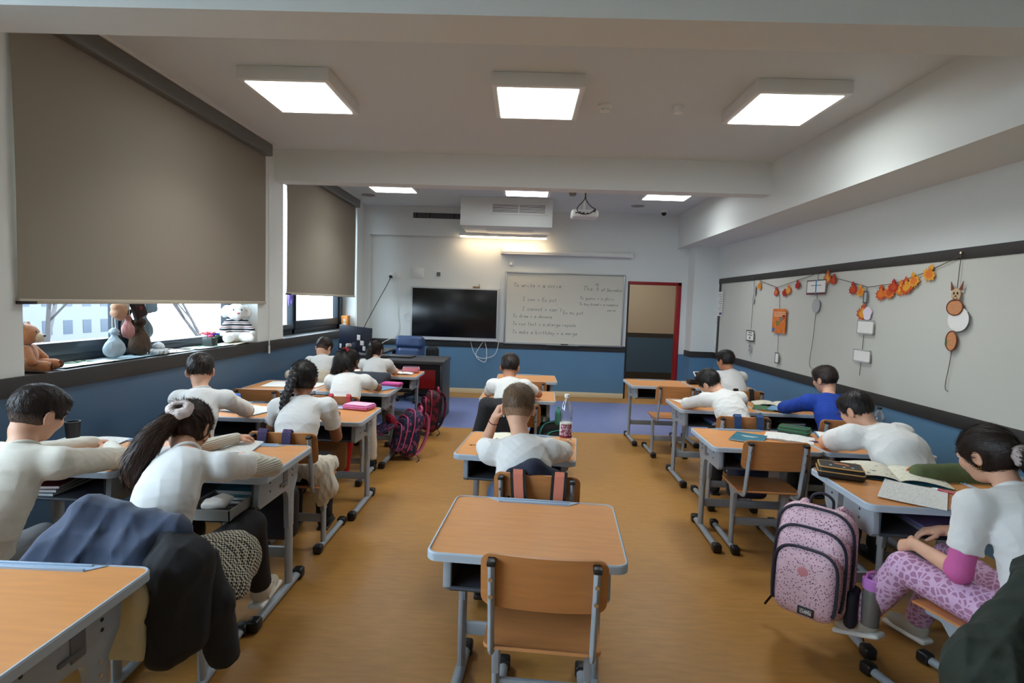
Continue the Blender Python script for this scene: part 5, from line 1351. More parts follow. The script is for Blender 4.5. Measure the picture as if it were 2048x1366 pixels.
# ------------------------------------------------------------------ coats, bags
def coat(name, lab, prims, m, org, seed, amp=.022, h=.007, cat='coat', f=(18, 44), group=None):
    o = thing(name, lab, cat, org, 0, group)
    soft('cloth', prims, m, h, o, org, wrinkle(seed, 8, f, (1, 1, .5), 1.8), amp * 1.5)
    return o
M_NAVY = mat('navy_padded_cloth', (46, 60, 86), .8, var=.12, vscale=14, bump=.2, bscale=300, sheen=.2)
M_BLK = mat('black_coat_cloth', (28, 28, 32), .85, bump=.25, bscale=300)
M_QUILT = mat('cream_quilted_lining', (206, 196, 162), .8, bump=.9, bscale=26)
CO = V3(0, .075, 0)
def sh_(pr): return [tuple((np.asarray(x) + CO) if (k in (1, 2) and (q[0] == 'c' or k == 1)) else x for k, x in enumerate(q)) for q in pr]
o = coat('coat', 'big navy coat draped over the ponytail girl chair', sh_([cone((-1.43, 1.68, .80), (-1.17, 1.70, .73), .045, .055, .06), cone((-1.43, 1.67, .78), (-1.57, 1.62, .62), .05, .055, .06), rbox((-1.37, 1.625, .60), (.18, .04, .15), I3, .035, .06), cone((-1.55, 1.60, .60), (-1.22, 1.60, .60), .055, .055, .06), cone((-1.55, 1.60, .48), (-1.22, 1.60, .50), .05, .05, .08)]), M_NAVY, (-1.4, 1.70, 0), 81, .035, f=(18, 48))
soft('sleeve', sh_([cone((-1.20, 1.69, .72), (-1.10, 1.66, .64), .06, .068, .06), cone((-1.10, 1.66, .64), (-1.07, 1.63, .42), .075, .058, .05), cone((-1.13, 1.62, .66), (-1.13, 1.59, .38), .055, .05, .06)]), M_BLK, .007, o, (-1.4, 1.70, 0), wrinkle(82, 8, (20, 52), (1, 1, .4), 1.8), .04)
soft('quilted_lining', sh_([rbox((-1.30, 1.56, .50), (.13, .025, .13), rotx(.08), .025, .03), cone((-1.42, 1.56, .58), (-1.20, 1.56, .58), .03, .03, .05)]), M_QUILT, .007, o, (-1.4, 1.70, 0), wrinkle(83, 6, (24, 44)), .014)
soft('sleeve', sh_([cone((-1.08, 1.72, .62), (-1.045, 1.72, .48), .05, .055, .03), cone((-1.045, 1.72, .48), (-1.01, 1.73, .28), .056, .046, .03), plane((-1.01, 1.73, .265), (0, -.1, 1), .12)]), M_BLK, .007, o, (-1.4, 1.70, 0), wrinkle(84, 8, (20, 52), (1, 1, .4), 1.8), .03)
M_OLIVE = mat('dark_green_coat_cloth', (36, 44, 36), .85, bump=.3, bscale=280)
coat('coat', 'dark green coat hung over the chair at the lower right', [cone((1.66, 1.68, .77), (2.06, 1.80, .78), .05, .06, .06), rbox((1.80, 1.65, .54), (.26, .04, .24), rotz(.25), .04, .05), cone((1.60, 1.64, .71), (1.37, 1.53, .54), .06, .08, .06), cone((1.37, 1.53, .52), (1.32, 1.49, .26), .08, .07, .06), cone((1.60, 1.60, .55), (1.55, 1.54, .2), .08, .07, .07)], M_OLIVE, (1.6, 1.6, 0), 85, .05, f=(16, 40))
coat('jacket', 'olive green jacket over the chair of the boy with glasses', [cone((2.06, 2.78, .765), (2.44, 2.80, .77), .026, .03, .04), rbox((2.24, 2.77, .64), (.21, .028, .13), I3, .025, .05)], mat('olive_cloth', (84, 94, 56), .85, bump=.3, bscale=280), (2.2, 2.78, 0), 86, .016, cat='jacket')
o = coat('jacket', 'black jacket with small pale lettering over the third middle chair', [cone((-.26, 4.15, .775), (.03, 4.16, .775), .035, .035, .04), rbox((-.12, 4.11, .65), (.17, .035, .13), I3, .03, .05), cone((-.26, 4.13, .76), (-.32, 4.10, .56), .045, .04, .05)], M_BLK, (-.05, 4.14, 0), 87, .014, cat='jacket')
for k, (x, z, tx) in enumerate(((-.145, .725, 'ide'), (-.15, .69, 'to'))):
    script(MB(), tx, x - (-.05), z, .03, 4.060 - 4.14, 0, .0022).build('pale_lettering', [M_WHITE], o)
coat('jacket', 'charcoal jacket over the chair of the low ponytail girl', [cone((-1.76, 5.43, .77), (-1.36, 5.43, .77), .04, .04, .04), rbox((-1.56, 5.40, .63), (.2, .035, .14), I3, .03, .05)], mat('charcoal_cloth', (58, 62, 72), .85, bump=.3, bscale=280), (-1.55, 5.42, 0), 88, .012, cat='jacket')
coat('jacket', 'beige jacket over the farthest window-side chair', [cone((-2.34, 5.40, .76), (-1.96, 5.40, .77), .045, .045, .04), rbox((-2.15, 5.38, .62), (.2, .035, .14), I3, .03, .05)], mat('beige_cloth', (178, 166, 144), .85, bump=.3, bscale=280), (-2.15, 5.4, 0), 89, .012, cat='jacket')
coat('hoodie', 'navy hood bunched between the brown-haired boy and his chair', [cone((-.02, 2.485, .755), (.07, 2.475, .79), .028, .035, .04), cone((.07, 2.475, .79), (.17, 2.485, .755), .035, .026, .04), rbox((.08, 2.49, .67), (.13, .018, .1), I3, .018, .03)], mat('deep_navy_cloth', (28, 34, 54), .85, bump=.3, bscale=280), (.08, 2.46, 0), 90, .014, cat='hoodie')
coat('red_cloth', 'red cloth hanging under the desk of the braided girl', [cone((-1.36, 4.18, .44), (-1.40, 4.20, .16), .05, .055, .03), plane((-1.4, 4.2, .14), (0, 0, 1), .12)], mat('scarlet_cloth', (186, 24, 28), .85), (-1.38, 4.19, 0), 92, .012, cat='cloth')

def strap_mesh(dx, w, tilt=0.0, z0=.42):
    """flat strap looped over a chair back (chair coordinates)"""
    P = [(-.034, z0), (-.036, .60), (-.028, .70), (-.012, .775), (.002, .788), (.018, .775), (.022, .70), (.04, .60), (.05, .52)]
    b = MB(); n = len(P)
    vs = []; fs = []
    for i, (y, z) in enumerate(P):
        o_ = tilt * (.78 - z) / .3
        nx = (P[min(i + 1, n - 1)][0] - P[max(i - 1, 0)][0], P[min(i + 1, n - 1)][1] - P[max(i - 1, 0)][1]); l = math.hypot(*nx)
        ny, nz = -nx[1] / l * .005, nx[0] / l * .005
        for (xx, s_) in ((-w / 2, 1), (w / 2, 1), (w / 2, -1), (-w / 2, -1)): vs.append((dx + o_ + xx, y + ny * s_, z + nz * s_))
    for i in range(n - 1):
        for j in range(4): fs.append((i * 4 + j, i * 4 + (j + 1) % 4, i * 4 + 4 + (j + 1) % 4, i * 4 + 4 + j))
    fs += [(0, 1, 2, 3), (n * 4 - 1, n * 4 - 2, n * 4 - 3, n * 4 - 4)]
    b.add(vs, fs)
    return b
def chair_bag(ci, lab, body, strap, edge=None, sx=(-.075, .085), w=.05, tilt=(-.03, .01), cat='backpack', low=.2):
    """a bag hung by its straps over the back of chair ci"""
    x, y, a, _ = CHAIRS[ci]
    o = thing('backpack', lab, cat, (x, y, 0), D2R(a), 'bags hung on chairs')
    for dx, tl in zip(sx, tilt):
        fix_normals(strap_mesh(dx, w, tl).build('strap', [strap], o))
        if edge:
            for s_ in (-1, 1): fix_normals(strap_mesh(dx + s_ * (w / 2 + .006), .014, tl).build('strap_edge', [edge], o))
    soft('body', [rbox((0, -.10, low + .15), (.14, .055, .15), I3, .05, .03), rbox((0, -.15, low + .11), (.11, .03, .09), I3, .03, .03)], body, .008, o, (0, 0, 0), wrinkle(ci + 60, 5, (14, 30)), .01)
    return o
chair_bag(1, 'black bag with coral straps hung on the middle chair', M_BLK, mat('coral_strap', (206, 120, 96), .7), M_BLACK, (-.085, .105), .045, (.03, -.01), low=.16)
chair_bag(6, 'purple-strapped bag hung on the chair of the braided girl', mat('black_purple_bag', (30, 26, 34), .7), pattern_mat('purple_spotted_strap', 'spots', (150, 50, 110), (52, 44, 84), 60, .7, .2), None, (-.10, .04), .05, (.0, .0))
chair_bag(15, 'blue-strapped bag hung on the chair of the slumped boy', mat('navy_bag', (36, 40, 66), .7), mat('navy_strap', (34, 66, 112), .7, var=.2, vscale=40), None, (-.06, .10), .05, (.0, .0))
chair_bag(18, 'black-strapped bag hung on the chair of the curly-haired boy', M_BLK, M_BLACK, None, (-.09, .06), .04, (.0, .0))
chair_bag(8, 'red-strapped bag hung on the chair of the red scrunchie girl', mat('tan_bag', (150, 104, 62), .7), mat('red_strap', (178, 30, 44), .6), None, (-.02, .12), .03, (-.02, .05))
# hanging pink tassel under the braid girl's chair bag
t = thing('bag_charm', 'pink tassel charm hanging under the ponytail girl desk', 'charm', (-1.53, 3.0, 0))
b = MB(); b.tube([(0, 0, .42), (.003, 0, .36)], .003, 6); b.build('cord', [M_STRING], t)
soft('tassel', [cone((-1.53, 3.0, .355), (-1.525, 3.0, .25), .018, .032, .01), cone((-1.53, 3.0, .25), (-1.54, 3.0, .21), .032, .02, .01)], mat('hot_pink_tassel', (200, 70, 140), .7), .005, t, (-1.53, 3.0, 0), wrinkle(95, 5, (80, 160)), .008)

def backpack(lab, loc, rot, lean, cloth, zipm, sc=1.0, open_=False, bottlec=None, patch=None, strapm=None, hang=0.0):
    o = thing('backpack', lab, 'backpack', loc, D2R(rot), 'backpacks beside the desks')
    R = rotx(D2R(lean))
    T = lambda x, y, z: tuple(R @ V3(x, y, z) * sc)
    s3 = lambda *a: tuple(v * sc for v in a)
    soft('body', [rbox(T(0, .01, .235), s3(.155, .075, .235), R, .085 * sc, .012)], cloth, .007, o, (0, 0, 0), wrinkle(int(abs(rot)) + 3, 5, (10, 24)), .008)
    soft('middle_pocket', [rbox(T(0, -.055, .205), s3(.146, .055, .190), R, .075 * sc, .012)], cloth, .007, o, (0, 0, 0), wrinkle(int(abs(rot)) + 4, 5, (10, 24)), .006)
    soft('front_pocket', [rbox(T(0, -.105, .165), s3(.128, .045, .150), R, .065 * sc, .012)], cloth, .007, o, (0, 0, 0), wrinkle(int(abs(rot)) + 5, 5, (10, 24)), .006)
    layers = [(rbox(T(0, .01, .235), s3(.155, .075, .235), R, .085 * sc, .012), (0, .01, .235), .62), (rbox(T(0, -.055, .205), s3(.146, .055, .190), R, .075 * sc, .012), (0, -.055, .205), .62), (rbox(T(0, -.105, .165), s3(.128, .045, .150), R, .065 * sc, .012), (0, -.105, .165), .62)]
    for q_, c_, phi in layers:
        pts = []
        hx, hz = q_[2][0] / sc, q_[2][2] / sc
        for k in range(49):
            a = -.55 + (PI + 1.1) * k / 48
            ca, sa = math.cos(a), math.sin(a)
            ox, oz = math.copysign(abs(ca) ** .6, ca) * hx * .72, math.copysign(abs(sa) ** .6, sa) * hz * .80
            d_ = R @ nrm(V3(ca * .75, -.66, sa * .75))
            p_ = V3(*T(c_[0] + ox, c_[1], c_[2] + oz)) + d_ * .3 * sc
            for _ in range(60):
                dd = float(pd(q_, p_[0], p_[1], p_[2]))
                if dd < .010: break
                p_ = p_ - d_ * max(dd - .009, .0015) * .8
            pts.append(tuple(p_))
        b = MB(); b.tube(pts, .0085 * sc, 8, ry=.006 * sc); b.build('zip', [zipm], o)
    hp = [T(-.045, .05, .46), T(-.04, .05, .50), T(0, .05, .52), T(.04, .05, .50), T(.045, .05, .46)]
    b = MB(); b.tube(spline(hp, 5), .011 * sc, 8, ry=.006 * sc); b.build('carry_handle', [zipm], o)
    for sx in (-1, 1):
        sp_ = [T(sx * .06, .08, .46), T(sx * .09, .12, .42), T(sx * .11, .14, .28), T(sx * .12, .11, .12), T(sx * .13, .06, .05)]
        b = MB(); b.tube(spline(sp_, 6), .026 * sc, 10, ry=.009 * sc, up=(0, 1, 0)); b.build('shoulder_strap', [strapm or cloth], o)
        b = MB(); b.tube(spline([T(sx * .13, .06, .06), T(sx * .16, .1, .02), T(sx * .2, .06, -.01 if not hang else -.06)], 6), .008 * sc, 6, ry=.003); b.build('webbing', [M_BLACK], o)
    if patch:
        b = MB(); b.box(-.033, -.004, -.018, .033, .003, .018, r=.002, mx=Matrix.Translation(T(.02, -.152, .06)) @ Matrix(R.tolist()).to_4x4()); p_ = b.build('patch', [M_BLACK], o)
        b = MB(); b.box(-.024, -.006, -.010, .024, -.003, .010, mx=Matrix.Translation(T(.02, -.152, .06)) @ Matrix(R.tolist()).to_4x4()); b.build('patch_print', [pattern_mat('patch_print', 'noise', (60, 60, 64), (196, 190, 188), 220, .6, .45)], p_)
        b = MB(); b.ell(T(-.005, -.150, .215), (.024, .004, .024), 18); b.build('round_patch', [patch], o)
    return o
M_SPOT = pattern_mat('pink_speckled_canvas', 'spots', (60, 40, 58), (214, 172, 188), 105, .8, .24, c3=((224, 188, 200), .2))
pk = backpack('pink speckled school backpack hanging from the right desk', (1.375, 2.46, .16), -42, -5, M_SPOT, mat('navy_zip', (26, 28, 46), .6), 1.06, patch=mat('salmon_patch', (206, 132, 140), .7), hang=.1)
soft('side_pocket', [rbox((.165, .02, .09), (.025, .06, .085), I3, .025, .01)], mat('navy_mesh', (26, 28, 44), .7), .007, pk, (0, 0, 0))
t = thing('drinking_bottle', 'grey drinking bottle with lilac lid in the speckled backpack pocket', 'bottle', (1.375 + .168, 2.46 - .170, .285))
b = MB(); b.lathe([(0, -.07), (.034, -.07), (.036, 0), (.035, .09), (.032, .095), (0, .095)], 22); fix_normals(b.build('body', [mat('smoky_plastic', (104, 100, 96), .25)], t))
b = MB(); b.lathe([(.037, .09), (.039, .095), (.039, .135), (.030, .14), (.027, .118), (0, .118)], 22); fix_normals(b.build('lid', [mat('lilac_lid', (196, 128, 206), .35)], t))
b = MB(); b.tube([(-.03, 0, .135), (-.025, 0, .16), (0, 0, .168), (.025, 0, .16), (.03, 0, .135)], .005, 8); b.build('carry_loop', [mat('rose_loop', (200, 110, 170), .4)], t)
M_FLOR = pattern_mat('navy_floral_canvas', 'noise', (34, 36, 66), (150, 60, 100), 26, .8, .56, c3=((60, 90, 110), .1))
fb = backpack('navy floral backpack with pink trim slumped open on the aisle floor', (-1.13, 5.22, .02), -58, -14, M_FLOR, mat('pink_zip_trim', (206, 82, 132), .6), .98, strapm=mat('rose_strap', (176, 76, 110), .7))
soft('open_flap', [rbox((.0, -.20, .30), (.10, .09, .025), rotx(.5), .025, .02)], M_FLOR, .008, fb, (0, 0, 0), wrinkle(98, 5, (14, 30)), .012)
soft('red_lining', [rbox((.0, -.13, .36), (.09, .03, .06), rotx(.3), .025, .02)], mat('crimson_lining', (150, 20, 50), .7), .008, fb)
backpack('dark red and black backpack beside the teacher desk', (-1.06, 6.20, .04), -70, -6, pattern_mat('dark_red_canvas', 'noise', (40, 16, 24), (106, 20, 40), 14, .8, .5), mat('magenta_zip', (160, 36, 80), .6), 1.0)
tb = backpack('black bag with teal trim leaning on the third middle desk leg', (.30, 4.86, .02), 40, -6, M_BLK, mat('teal_zip', (52, 140, 130), .6), 1.0)
bottle('small teal drinking bottle beside the third middle desk', .335, 4.72, .50, .028, .16, mat('teal_cap', (60, 150, 130), .4), None, mat('teal_bottle', (70, 140, 124), .4))
# ------------------------------------------------------------------ window sill
M_TEDDY = mat('brown_plush', (176, 112, 66), .95, var=.12, vscale=30, bump=.9, bscale=220, sheen=.5)
M_TEDL = mat('cream_plush', (222, 204, 178), .95, bump=.9, bscale=220, sheen=.5)
M_TEDD = mat('dark_brown_plush', (92, 52, 36), .95, bump=.9, bscale=220)
M_WPL = mat('white_plush', (232, 232, 230), .95, bump=.9, bscale=200, sheen=.5)
def plush(lab, loc, rot, sc, fur, muz, pad, sweater=None, big_ears=False):
    o = thing('plush_toy', lab, 'plush toy', loc, D2R(rot), 'plush toys on the sill')
    fz = wrinkle(int(sc * 100), 6, (180, 320))
    e = lambda x, y, z, a, b_, c, R=I3, k=.02, op='+': ell((x * sc, y * sc, z * sc), (a * sc, b_ * sc, c * sc), R, k * sc, op)
    c = lambda p, q, r0, r1, k=.02: cone(V3(*p) * sc, V3(*q) * sc, r0 * sc, r1 * sc, k * sc)
    soft('body', [e(0, 0, .11, .085, .075, .11), c((-.065, -.02, .17), (-.12, -.07, .09), .036, .034), c((.065, -.02, .17), (.12, -.07, .09), .036, .034)], fur, .006, o, (0, 0, 0), fz, .005)
    hd_ = [e(0, -.01, .285, .085, .08, .078)]
    if big_ears: hd_ += [e(-.095, -.0, .30, .03, .018, .05, roty(.5)), e(.095, -.0, .30, .03, .018, .05, roty(-.5)), e(-.1, -.005, .27, .026, .016, .04), e(.1, -.005, .27, .026, .016, .04)]
    else: hd_ += [e(-.062, 0, .35, .03, .016, .03), e(.062, 0, .35, .03, .016, .03)]
    soft('head', hd_, fur, .005, o, (0, 0, 0), fz, .005)
    soft('muzzle', [e(0, -.085, .265, .042, .035, .034), e(0, -.085, .245, .02, .025, .02)], muz, .005, o)
    b = MB(); b.ell((0, -.122 * sc, .275 * sc), (.013 * sc, .009 * sc, .009 * sc), 12); b.build('nose', [M_BLACK if not big_ears else mat('pink_nose', (196, 110, 120), .6)], o)
    for sx in (-1, 1):
        b = MB(); b.ell((sx * .032 * sc, -.078 * sc, .303 * sc), (.0085 * sc, .007 * sc, .012 * sc), 12); b.build('eye', [M_BLACK], o)
        soft('leg', [c((sx * .05, -.04, .05), (sx * .09, -.15, .045), .046, .042)], fur, .006, o, (0, 0, 0), fz, .005)
        q = V3(sx * .093, -.19, .047) * sc
        b = MB(); b.ell(q, (.03 * sc, .008 * sc, .03 * sc), 16, mx=Matrix.Rotation(-sx * .35, 3, 'Z').to_4x4()); b.build('foot_pad', [pad], o)
    if sweater:
        soft('sweater', [e(0, 0, .13, .094, .083, .085), c((-.065, -.02, .175), (-.11, -.06, .115), .044, .042), c((.065, -.02, .175), (.11, -.06, .115), .044, .042)], sweater, .006, o)
    return o
plush('brown teddy bear sitting at the left end of the window sill', (-2.80, 2.985, SILL + .001), 115, .74, M_TEDDY, M_TEDL, M_TEDD)
M_SWT = bpy.data.materials.new('striped_knit'); M_SWT.use_nodes = True
nt = M_SWT.node_tree; bb = nt.nodes['Principled BSDF']; bb.inputs['Roughness'].default_value = .9
tc = nt.nodes.new('ShaderNodeTexCoord'); wv = nt.nodes.new('ShaderNodeTexWave'); wv.bands_direction = 'Z'; wv.inputs['Scale'].default_value = 7.5; wv.inputs['Distortion'].default_value = 1.0; wv.inputs['Detail'].default_value = 1
rp = nt.nodes.new('ShaderNodeValToRGB'); rp.color_ramp.interpolation = 'CONSTANT'
rp.color_ramp.elements[0].color = lin((36, 40, 48)); rp.color_ramp.elements[1].position = .4; rp.color_ramp.elements[1].color = lin((222, 222, 218))
x = rp.color_ramp.elements.new(.9); x.color = lin((96, 36, 50))
nt.links.new(tc.outputs['Object'], wv.inputs['Vector']); nt.links.new(wv.outputs['Fac'], rp.inputs[0]); nt.links.new(rp.outputs[0], bb.inputs['Base Color'])
plush('white floppy-eared plush in a striped sweater at the far end of the sill', (-2.80, 5.24, SILL + .012), 35, 1.03, M_WPL, M_WPL, M_WPL, M_SWT, True)
# embroidered cloths lying on the sill
def cloth(lab, pts, m, seed):
    o = thing('textile', lab, 'cloth', (0, 0, 0), 0, 'cloths spread on the sill')
    rr = np.random.RandomState(seed); ph = rr.uniform(0, 6, 4)
    A, B, C_, D_ = [V3(*p, 0) for p in pts]
    b = MB(); b.sheet(lambda u, v: tuple(A * (1 - u) * (1 - v) + B * u * (1 - v) + C_ * u * v + D_ * (1 - u) * v + V3(0, 0, SILL + .006 + .004 * (1 + math.sin(u * 7 + ph[0]) * math.sin(v * 6 + ph[1])))), 20, 12, t=.002)
    fix_normals(b.build('fabric', [m], o)); return o
M_GW = pattern_mat('green_printed_cloth', 'noise', (52, 140, 96), (222, 226, 224), 7, .8, .42)
M_LB = mat('pale_blue_cloth', (170, 200, 214), .85, var=.12, vscale=8)
cloth('white cloth with green print beside the brown teddy', [(-2.90, 3.18), (-2.70, 3.14), (-2.70, 3.62), (-2.88, 3.60)], M_GW, 1)
cloth('pale blue cloth under the hanging bags', [(-2.88, 3.56), (-2.70, 3.64), (-2.71, 3.98), (-2.88, 3.92)], M_LB, 2)
cloth('white paper-like cloth right of the hanging bags', [(-2.88, 3.98), (-2.70, 4.02), (-2.71, 4.42), (-2.88, 4.36)], M_PAPER, 3)
cloth('white and green cloth under the flower pot', [(-2.88, 4.46), (-2.70, 4.46), (-2.69, 5.02), (-2.88, 5.0)], M_GW, 4)
cloth('cream cloth hanging over the sill edge below the white plush', [(-2.86, 5.0), (-2.675, 4.98), (-2.68, 5.36), (-2.86, 5.36)], mat('linen', (214, 206, 188), .85), 5)
# flower pot
t = thing('flower_pot', 'small dark square pot of pink and blue flowers on the sill', 'plant', (-2.76, 4.72, SILL + .016))
b = MB(); b.box(-.045, -.045, 0, .045, .045, .07, r=.004); b.build('pot', [mat('dark_green_pot', (44, 56, 52), .5)], t)
rr = random.Random(3)
for k in range(13):
    x, y, z = rr.uniform(-.06, .06), rr.uniform(-.085, .085), .085 + rr.uniform(0, .03)
    col = [mat('pink_petals', (206, 70, 110), .7), mat('blue_petals', (70, 70, 190), .7), mat('salmon_petals', (220, 130, 120), .7)][k % 3]
    b = MB()
    for j in range(6):
        a = j * PI / 3; b.ell((x + .012 * math.cos(a), y + .012 * math.sin(a), z + .004 * (j % 2)), (.012, .012, .008), 8)
    b.ell((x, y, z + .006), (.01, .01, .009), 8); b.build('flower', [col], t)
b = MB()
for k in range(12):
    x, y = rr.uniform(-.04, .04), rr.uniform(-.04, .04); b.tube([(x, y, .05), (x * 1.4, y * 1.8, .095)], .003, 5)
b.build('stems', [mat('stem_green', (60, 110, 60), .7)], t)
# drawstring bags hanging from the mullion and standing on the sill
def pouch(lab, loc, rx, ry, rz, m, seed, top=1.72, dot=None, tilt=0, flat=None, group='small bags at the window'):
    o = thing('drawstring_bag', lab, 'bag', loc, 0, group)
    if flat is not None: soft('pouch', [rbox((0, 0, 0), (rx, ry, rz), rotx(flat), rx * .9, .01), cone((0, -ry * .7, rz * .8), (0, ry * .7, rz * .8), rx * .8, rx * .8, .01)], m, .004, o, (0, 0, 0), wrinkle(seed, 8, (40, 90)), .012)
    else: soft('pouch', [ell((0, 0, -rz * .2), (rx, ry, rz * .8), roty(tilt), .02), ell((0, 0, -rz * .45), (rx * .95, ry * .97, rz * .5), roty(tilt), .02), cone((0, 0, rz * .2), (0, 0, rz * .92), min(rx * 1.6, ry) * .62, min(rx * 1.4, ry) * .30, .03), cone((0, 0, rz * .95), (0, 0, rz * 1.25), min(rx * 1.4, ry) * .26, min(rx * 1.4, ry) * .55, .006)], m, .004, o, (0, 0, 0), wrinkle(seed, 9, (60, 150), (1, 1, .2), 1.5), .02)
    b = MB()
    for s_ in (-1, 1):
        b.tube(spline([(s_ * .008, ry * .5, rz), (s_ * .012, 0, rz + .04), (0.0, s_ * .006, max(top - loc[2], rz + .06))] if top else [(s_ * .01, ry * .3, rz), (ry + .03, s_ * .04, rz * .6), (ry + .035, s_ * .055, -rz * .2)], 5), .0028, 6)
    b.build('drawstring', [mat('white_cord', (214, 208, 200), .8)], o)
    if dot:
        b = MB(); b.ell((rx * .96, 0, -.005), (.006, .02, .018), 14); b.build('heart_patch', [dot], o)
    return o
M_REDP = mat('raspberry_patch', (196, 40, 80), .7)
pouch('pale grey drawstring bag with raspberry spot standing on the sill', (-2.79, 3.64, SILL + .095), .035, .085, .075, mat('grey_felt', (150, 166, 176), .95), 1, 1.55, M_REDP)
pouch('large brown suede bag among the bags at the window', (-2.80, 3.90, SILL + .115), .05, .085, .105, mat('brown_suede', (70, 54, 40), .95), 2, 1.5)
pouch('dusty pink small bag hung left of the brown suede bag', (-2.76, 3.73, 1.285), .025, .04, .06, mat('dusty_pink_felt', (170, 120, 116), .95), 3)
pouch('tan pouch hung high by the window mullion', (-2.77, 3.66, 1.40), .03, .05, .045, mat('tan_felt', (184, 142, 116), .95), 4, flat=-.5)
pouch('white cloth bag hung at the top of the cluster', (-2.79, 3.72, 1.475), .025, .055, .06, mat('white_felt', (206, 214, 220), .95), 5, flat=-.35)
pouch('dark brown bag with dark red heart hung right of the white cloth bag', (-2.76, 3.83, 1.435), .02, .055, .08, mat('espresso_felt', (48, 36, 34), .95), 6, 1.72, mat('dark_red_heart', (130, 24, 40), .8), flat=.4)
pouch('black-brown pouch hung just above the brown suede bag', (-2.81, 3.80, 1.31), .03, .04, .07, mat('black_brown_felt', (44, 38, 36), .95), 7)
pouch('blue grey bag hung apart against the right pane', (-2.85, 4.09, 1.45), .02, .06, .06, mat('blue_grey_felt', (116, 138, 156), .95), 8, flat=.1)
pouch('round grey bag hung low against the right pane', (-2.85, 4.02, 1.28), .03, .075, .085, mat('grey_blue_felt', (112, 128, 138), .95), 9, 1.6)
pouch('flat white bag lying at the foot of the brown suede bag', (-2.75, 4.03, SILL + .03), .05, .07, .02, mat('white_felt', (206, 214, 220), .95), 10, None)
# second window
t = thing('window_ornament', 'purple ribbon ornament hanging behind the far blind', 'ornament', (-2.84, 6.55, 0))
b = MB(); b.tube([(0, 0, 1.72), (0, 0, 1.56)], .002, 5); b.build('cord', [M_STRING], t)
soft('ribbon', [cone((-2.84, 6.53, 1.56), (-2.84, 6.52, 1.44), .02, .008, .01), cone((-2.84, 6.58, 1.56), (-2.84, 6.60, 1.46), .025, .008, .01)], mat('lilac_ribbon', (130, 110, 200), .7), .005, t, (-2.84, 6.55, 0), wrinkle(7, 4, (60, 120)), .006)
t = thing('toy_box', 'small orange box with a printed figure in the far window corner', 'box', (-2.80, 8.50, SILL))
b = MB(); b.box(-.05, -.07, 0, .05, .07, .20, r=.004); b.build('carton', [mat('orange_card', (206, 130, 50), .6)], t)
b = MB(); b.ell((0, -.071, .12), (.022, .003, .03), 14); b.ell((0, -.071, .06), (.03, .003, .035), 14); b.build('printed_figure', [mat('cream_print', (220, 204, 180), .6)], t)
b = MB(); b.box(-.05, -.072, 0, .05, -.069, .04); b.build('red_band', [M_RED], t)

# ------------------------------------------------------------------ teacher corner
t = thing('teacher_desk', 'large charcoal teacher desk with red inset panel', 'desk', (0, 0, 0))
b = MB(); b.box(-2.45, 6.78, .745, -.99, 7.5, .785, r=.003); b.build('worktop', [M_DARK], t)
b = MB(); b.box(-1.03, 6.80, 0, -.995, 7.48, .745, r=.003); b.build('side_panel', [M_DARK], t)
b = MB(); b.box(-2.45, 6.80, 0, -2.41, 7.48, .745, r=.003); b.build('side_panel', [M_DARK], t)
b = MB(); b.box(-2.41, 6.90, .36, -1.03, 6.92, .745); b.build('modesty_panel', [mat('black_laminate', (30, 30, 33), .5)], t)
b = MB(); b.box(-2.2, 6.885, .42, -1.10, 6.90, .665, r=.002); b.build('red_panel', [M_RED], t)
b = MB(); b.box(-1.14, 6.83, 0, -1.03, 7.4, .12); b.build('plinth', [mat('black_laminate', (30, 30, 33), .5)], t)
t = thing('side_table', 'dark side table behind the teacher desk along the window wall', 'table', (0, 0, 0))
b = MB(); b.box(-2.62, 7.55, .76, -1.98, 8.55, .79, r=.003); b.build('worktop', [M_DARK], t)
for (x, y) in ((-2.58, 7.6), (-2.02, 7.6), (-2.58, 8.5), (-2.02, 8.5)):
    b = MB(); b.box(x - .025, y - .025, 0, x + .025, y + .025, .76); b.build('leg', [M_DARK], t)
t = thing('computer_monitor', 'dark computer monitor seen from the back with pale stickers', 'monitor', (-2.22, 7.12, .785), D2R(-4))
b = MB(); Rm = Matrix.Translation((0, 0, .06)) @ Matrix.Rotation(.12, 4, 'X') @ Matrix.Rotation(.08, 4, 'Y')
b.box(-.22, -.015, 0, .22, .02, .34, r=.008, mx=Rm); b.build('back_shell', [mat('midnight_plastic', (28, 34, 52), .4)], t)
b = MB(); b.box(-.21, .019, .01, .21, .022, .33, mx=Rm); b.build('screen', [M_BLACK], t)
b = MB(); b.box(-.05, -.05, 0, .05, .06, .012, r=.004); b.box(-.03, -.03, .0, .03, -.012, .2, r=.004); b.build('stand', [mat('midnight_plastic', (28, 34, 52), .4)], t)
for (x, z, w, h) in ((.05, .20, .022, .035), (.10, .13, .025, .03), (.13, .06, .02, .03), (.19, .015, .012, .02), (-.19, .06, .014, .03)):
    b = MB(); b.box(x - w, -.018, z - h, x + w, -.0145, z + h, r=.001, mx=Rm); b.build('sticker', [M_PAPER], t)
t = thing('speaker_cylinder', 'grey upright cylinder in front of the computer monitor', 'speaker', (-2.24, 6.93, .785)); b = MB(); b.lathe([(.035, 0), (.037, .02), (.037, .17), (.03, .18), (0, .18)], 20); fix_normals(b.build('body', [mat('warm_grey_plastic', (150, 138, 134), .5)], t))
b = MB(); b.lathe([(.0375, .015), (.0385, .02), (.0375, .025)], 20); b.build('ring', [M_BLACK], t)
t = thing('document_box', 'white box on the side table beside the monitor', 'box', (-2.1, 7.75, .79)); b = MB(); b.box(-.1, -.08, 0, .08, .1, .07, r=.006); b.build('body', [M_WHITE], t); b = MB(); b.box(-.09, -.082, .045, .07, -.078, .05); b.build('seam', [M_BLACK], t)
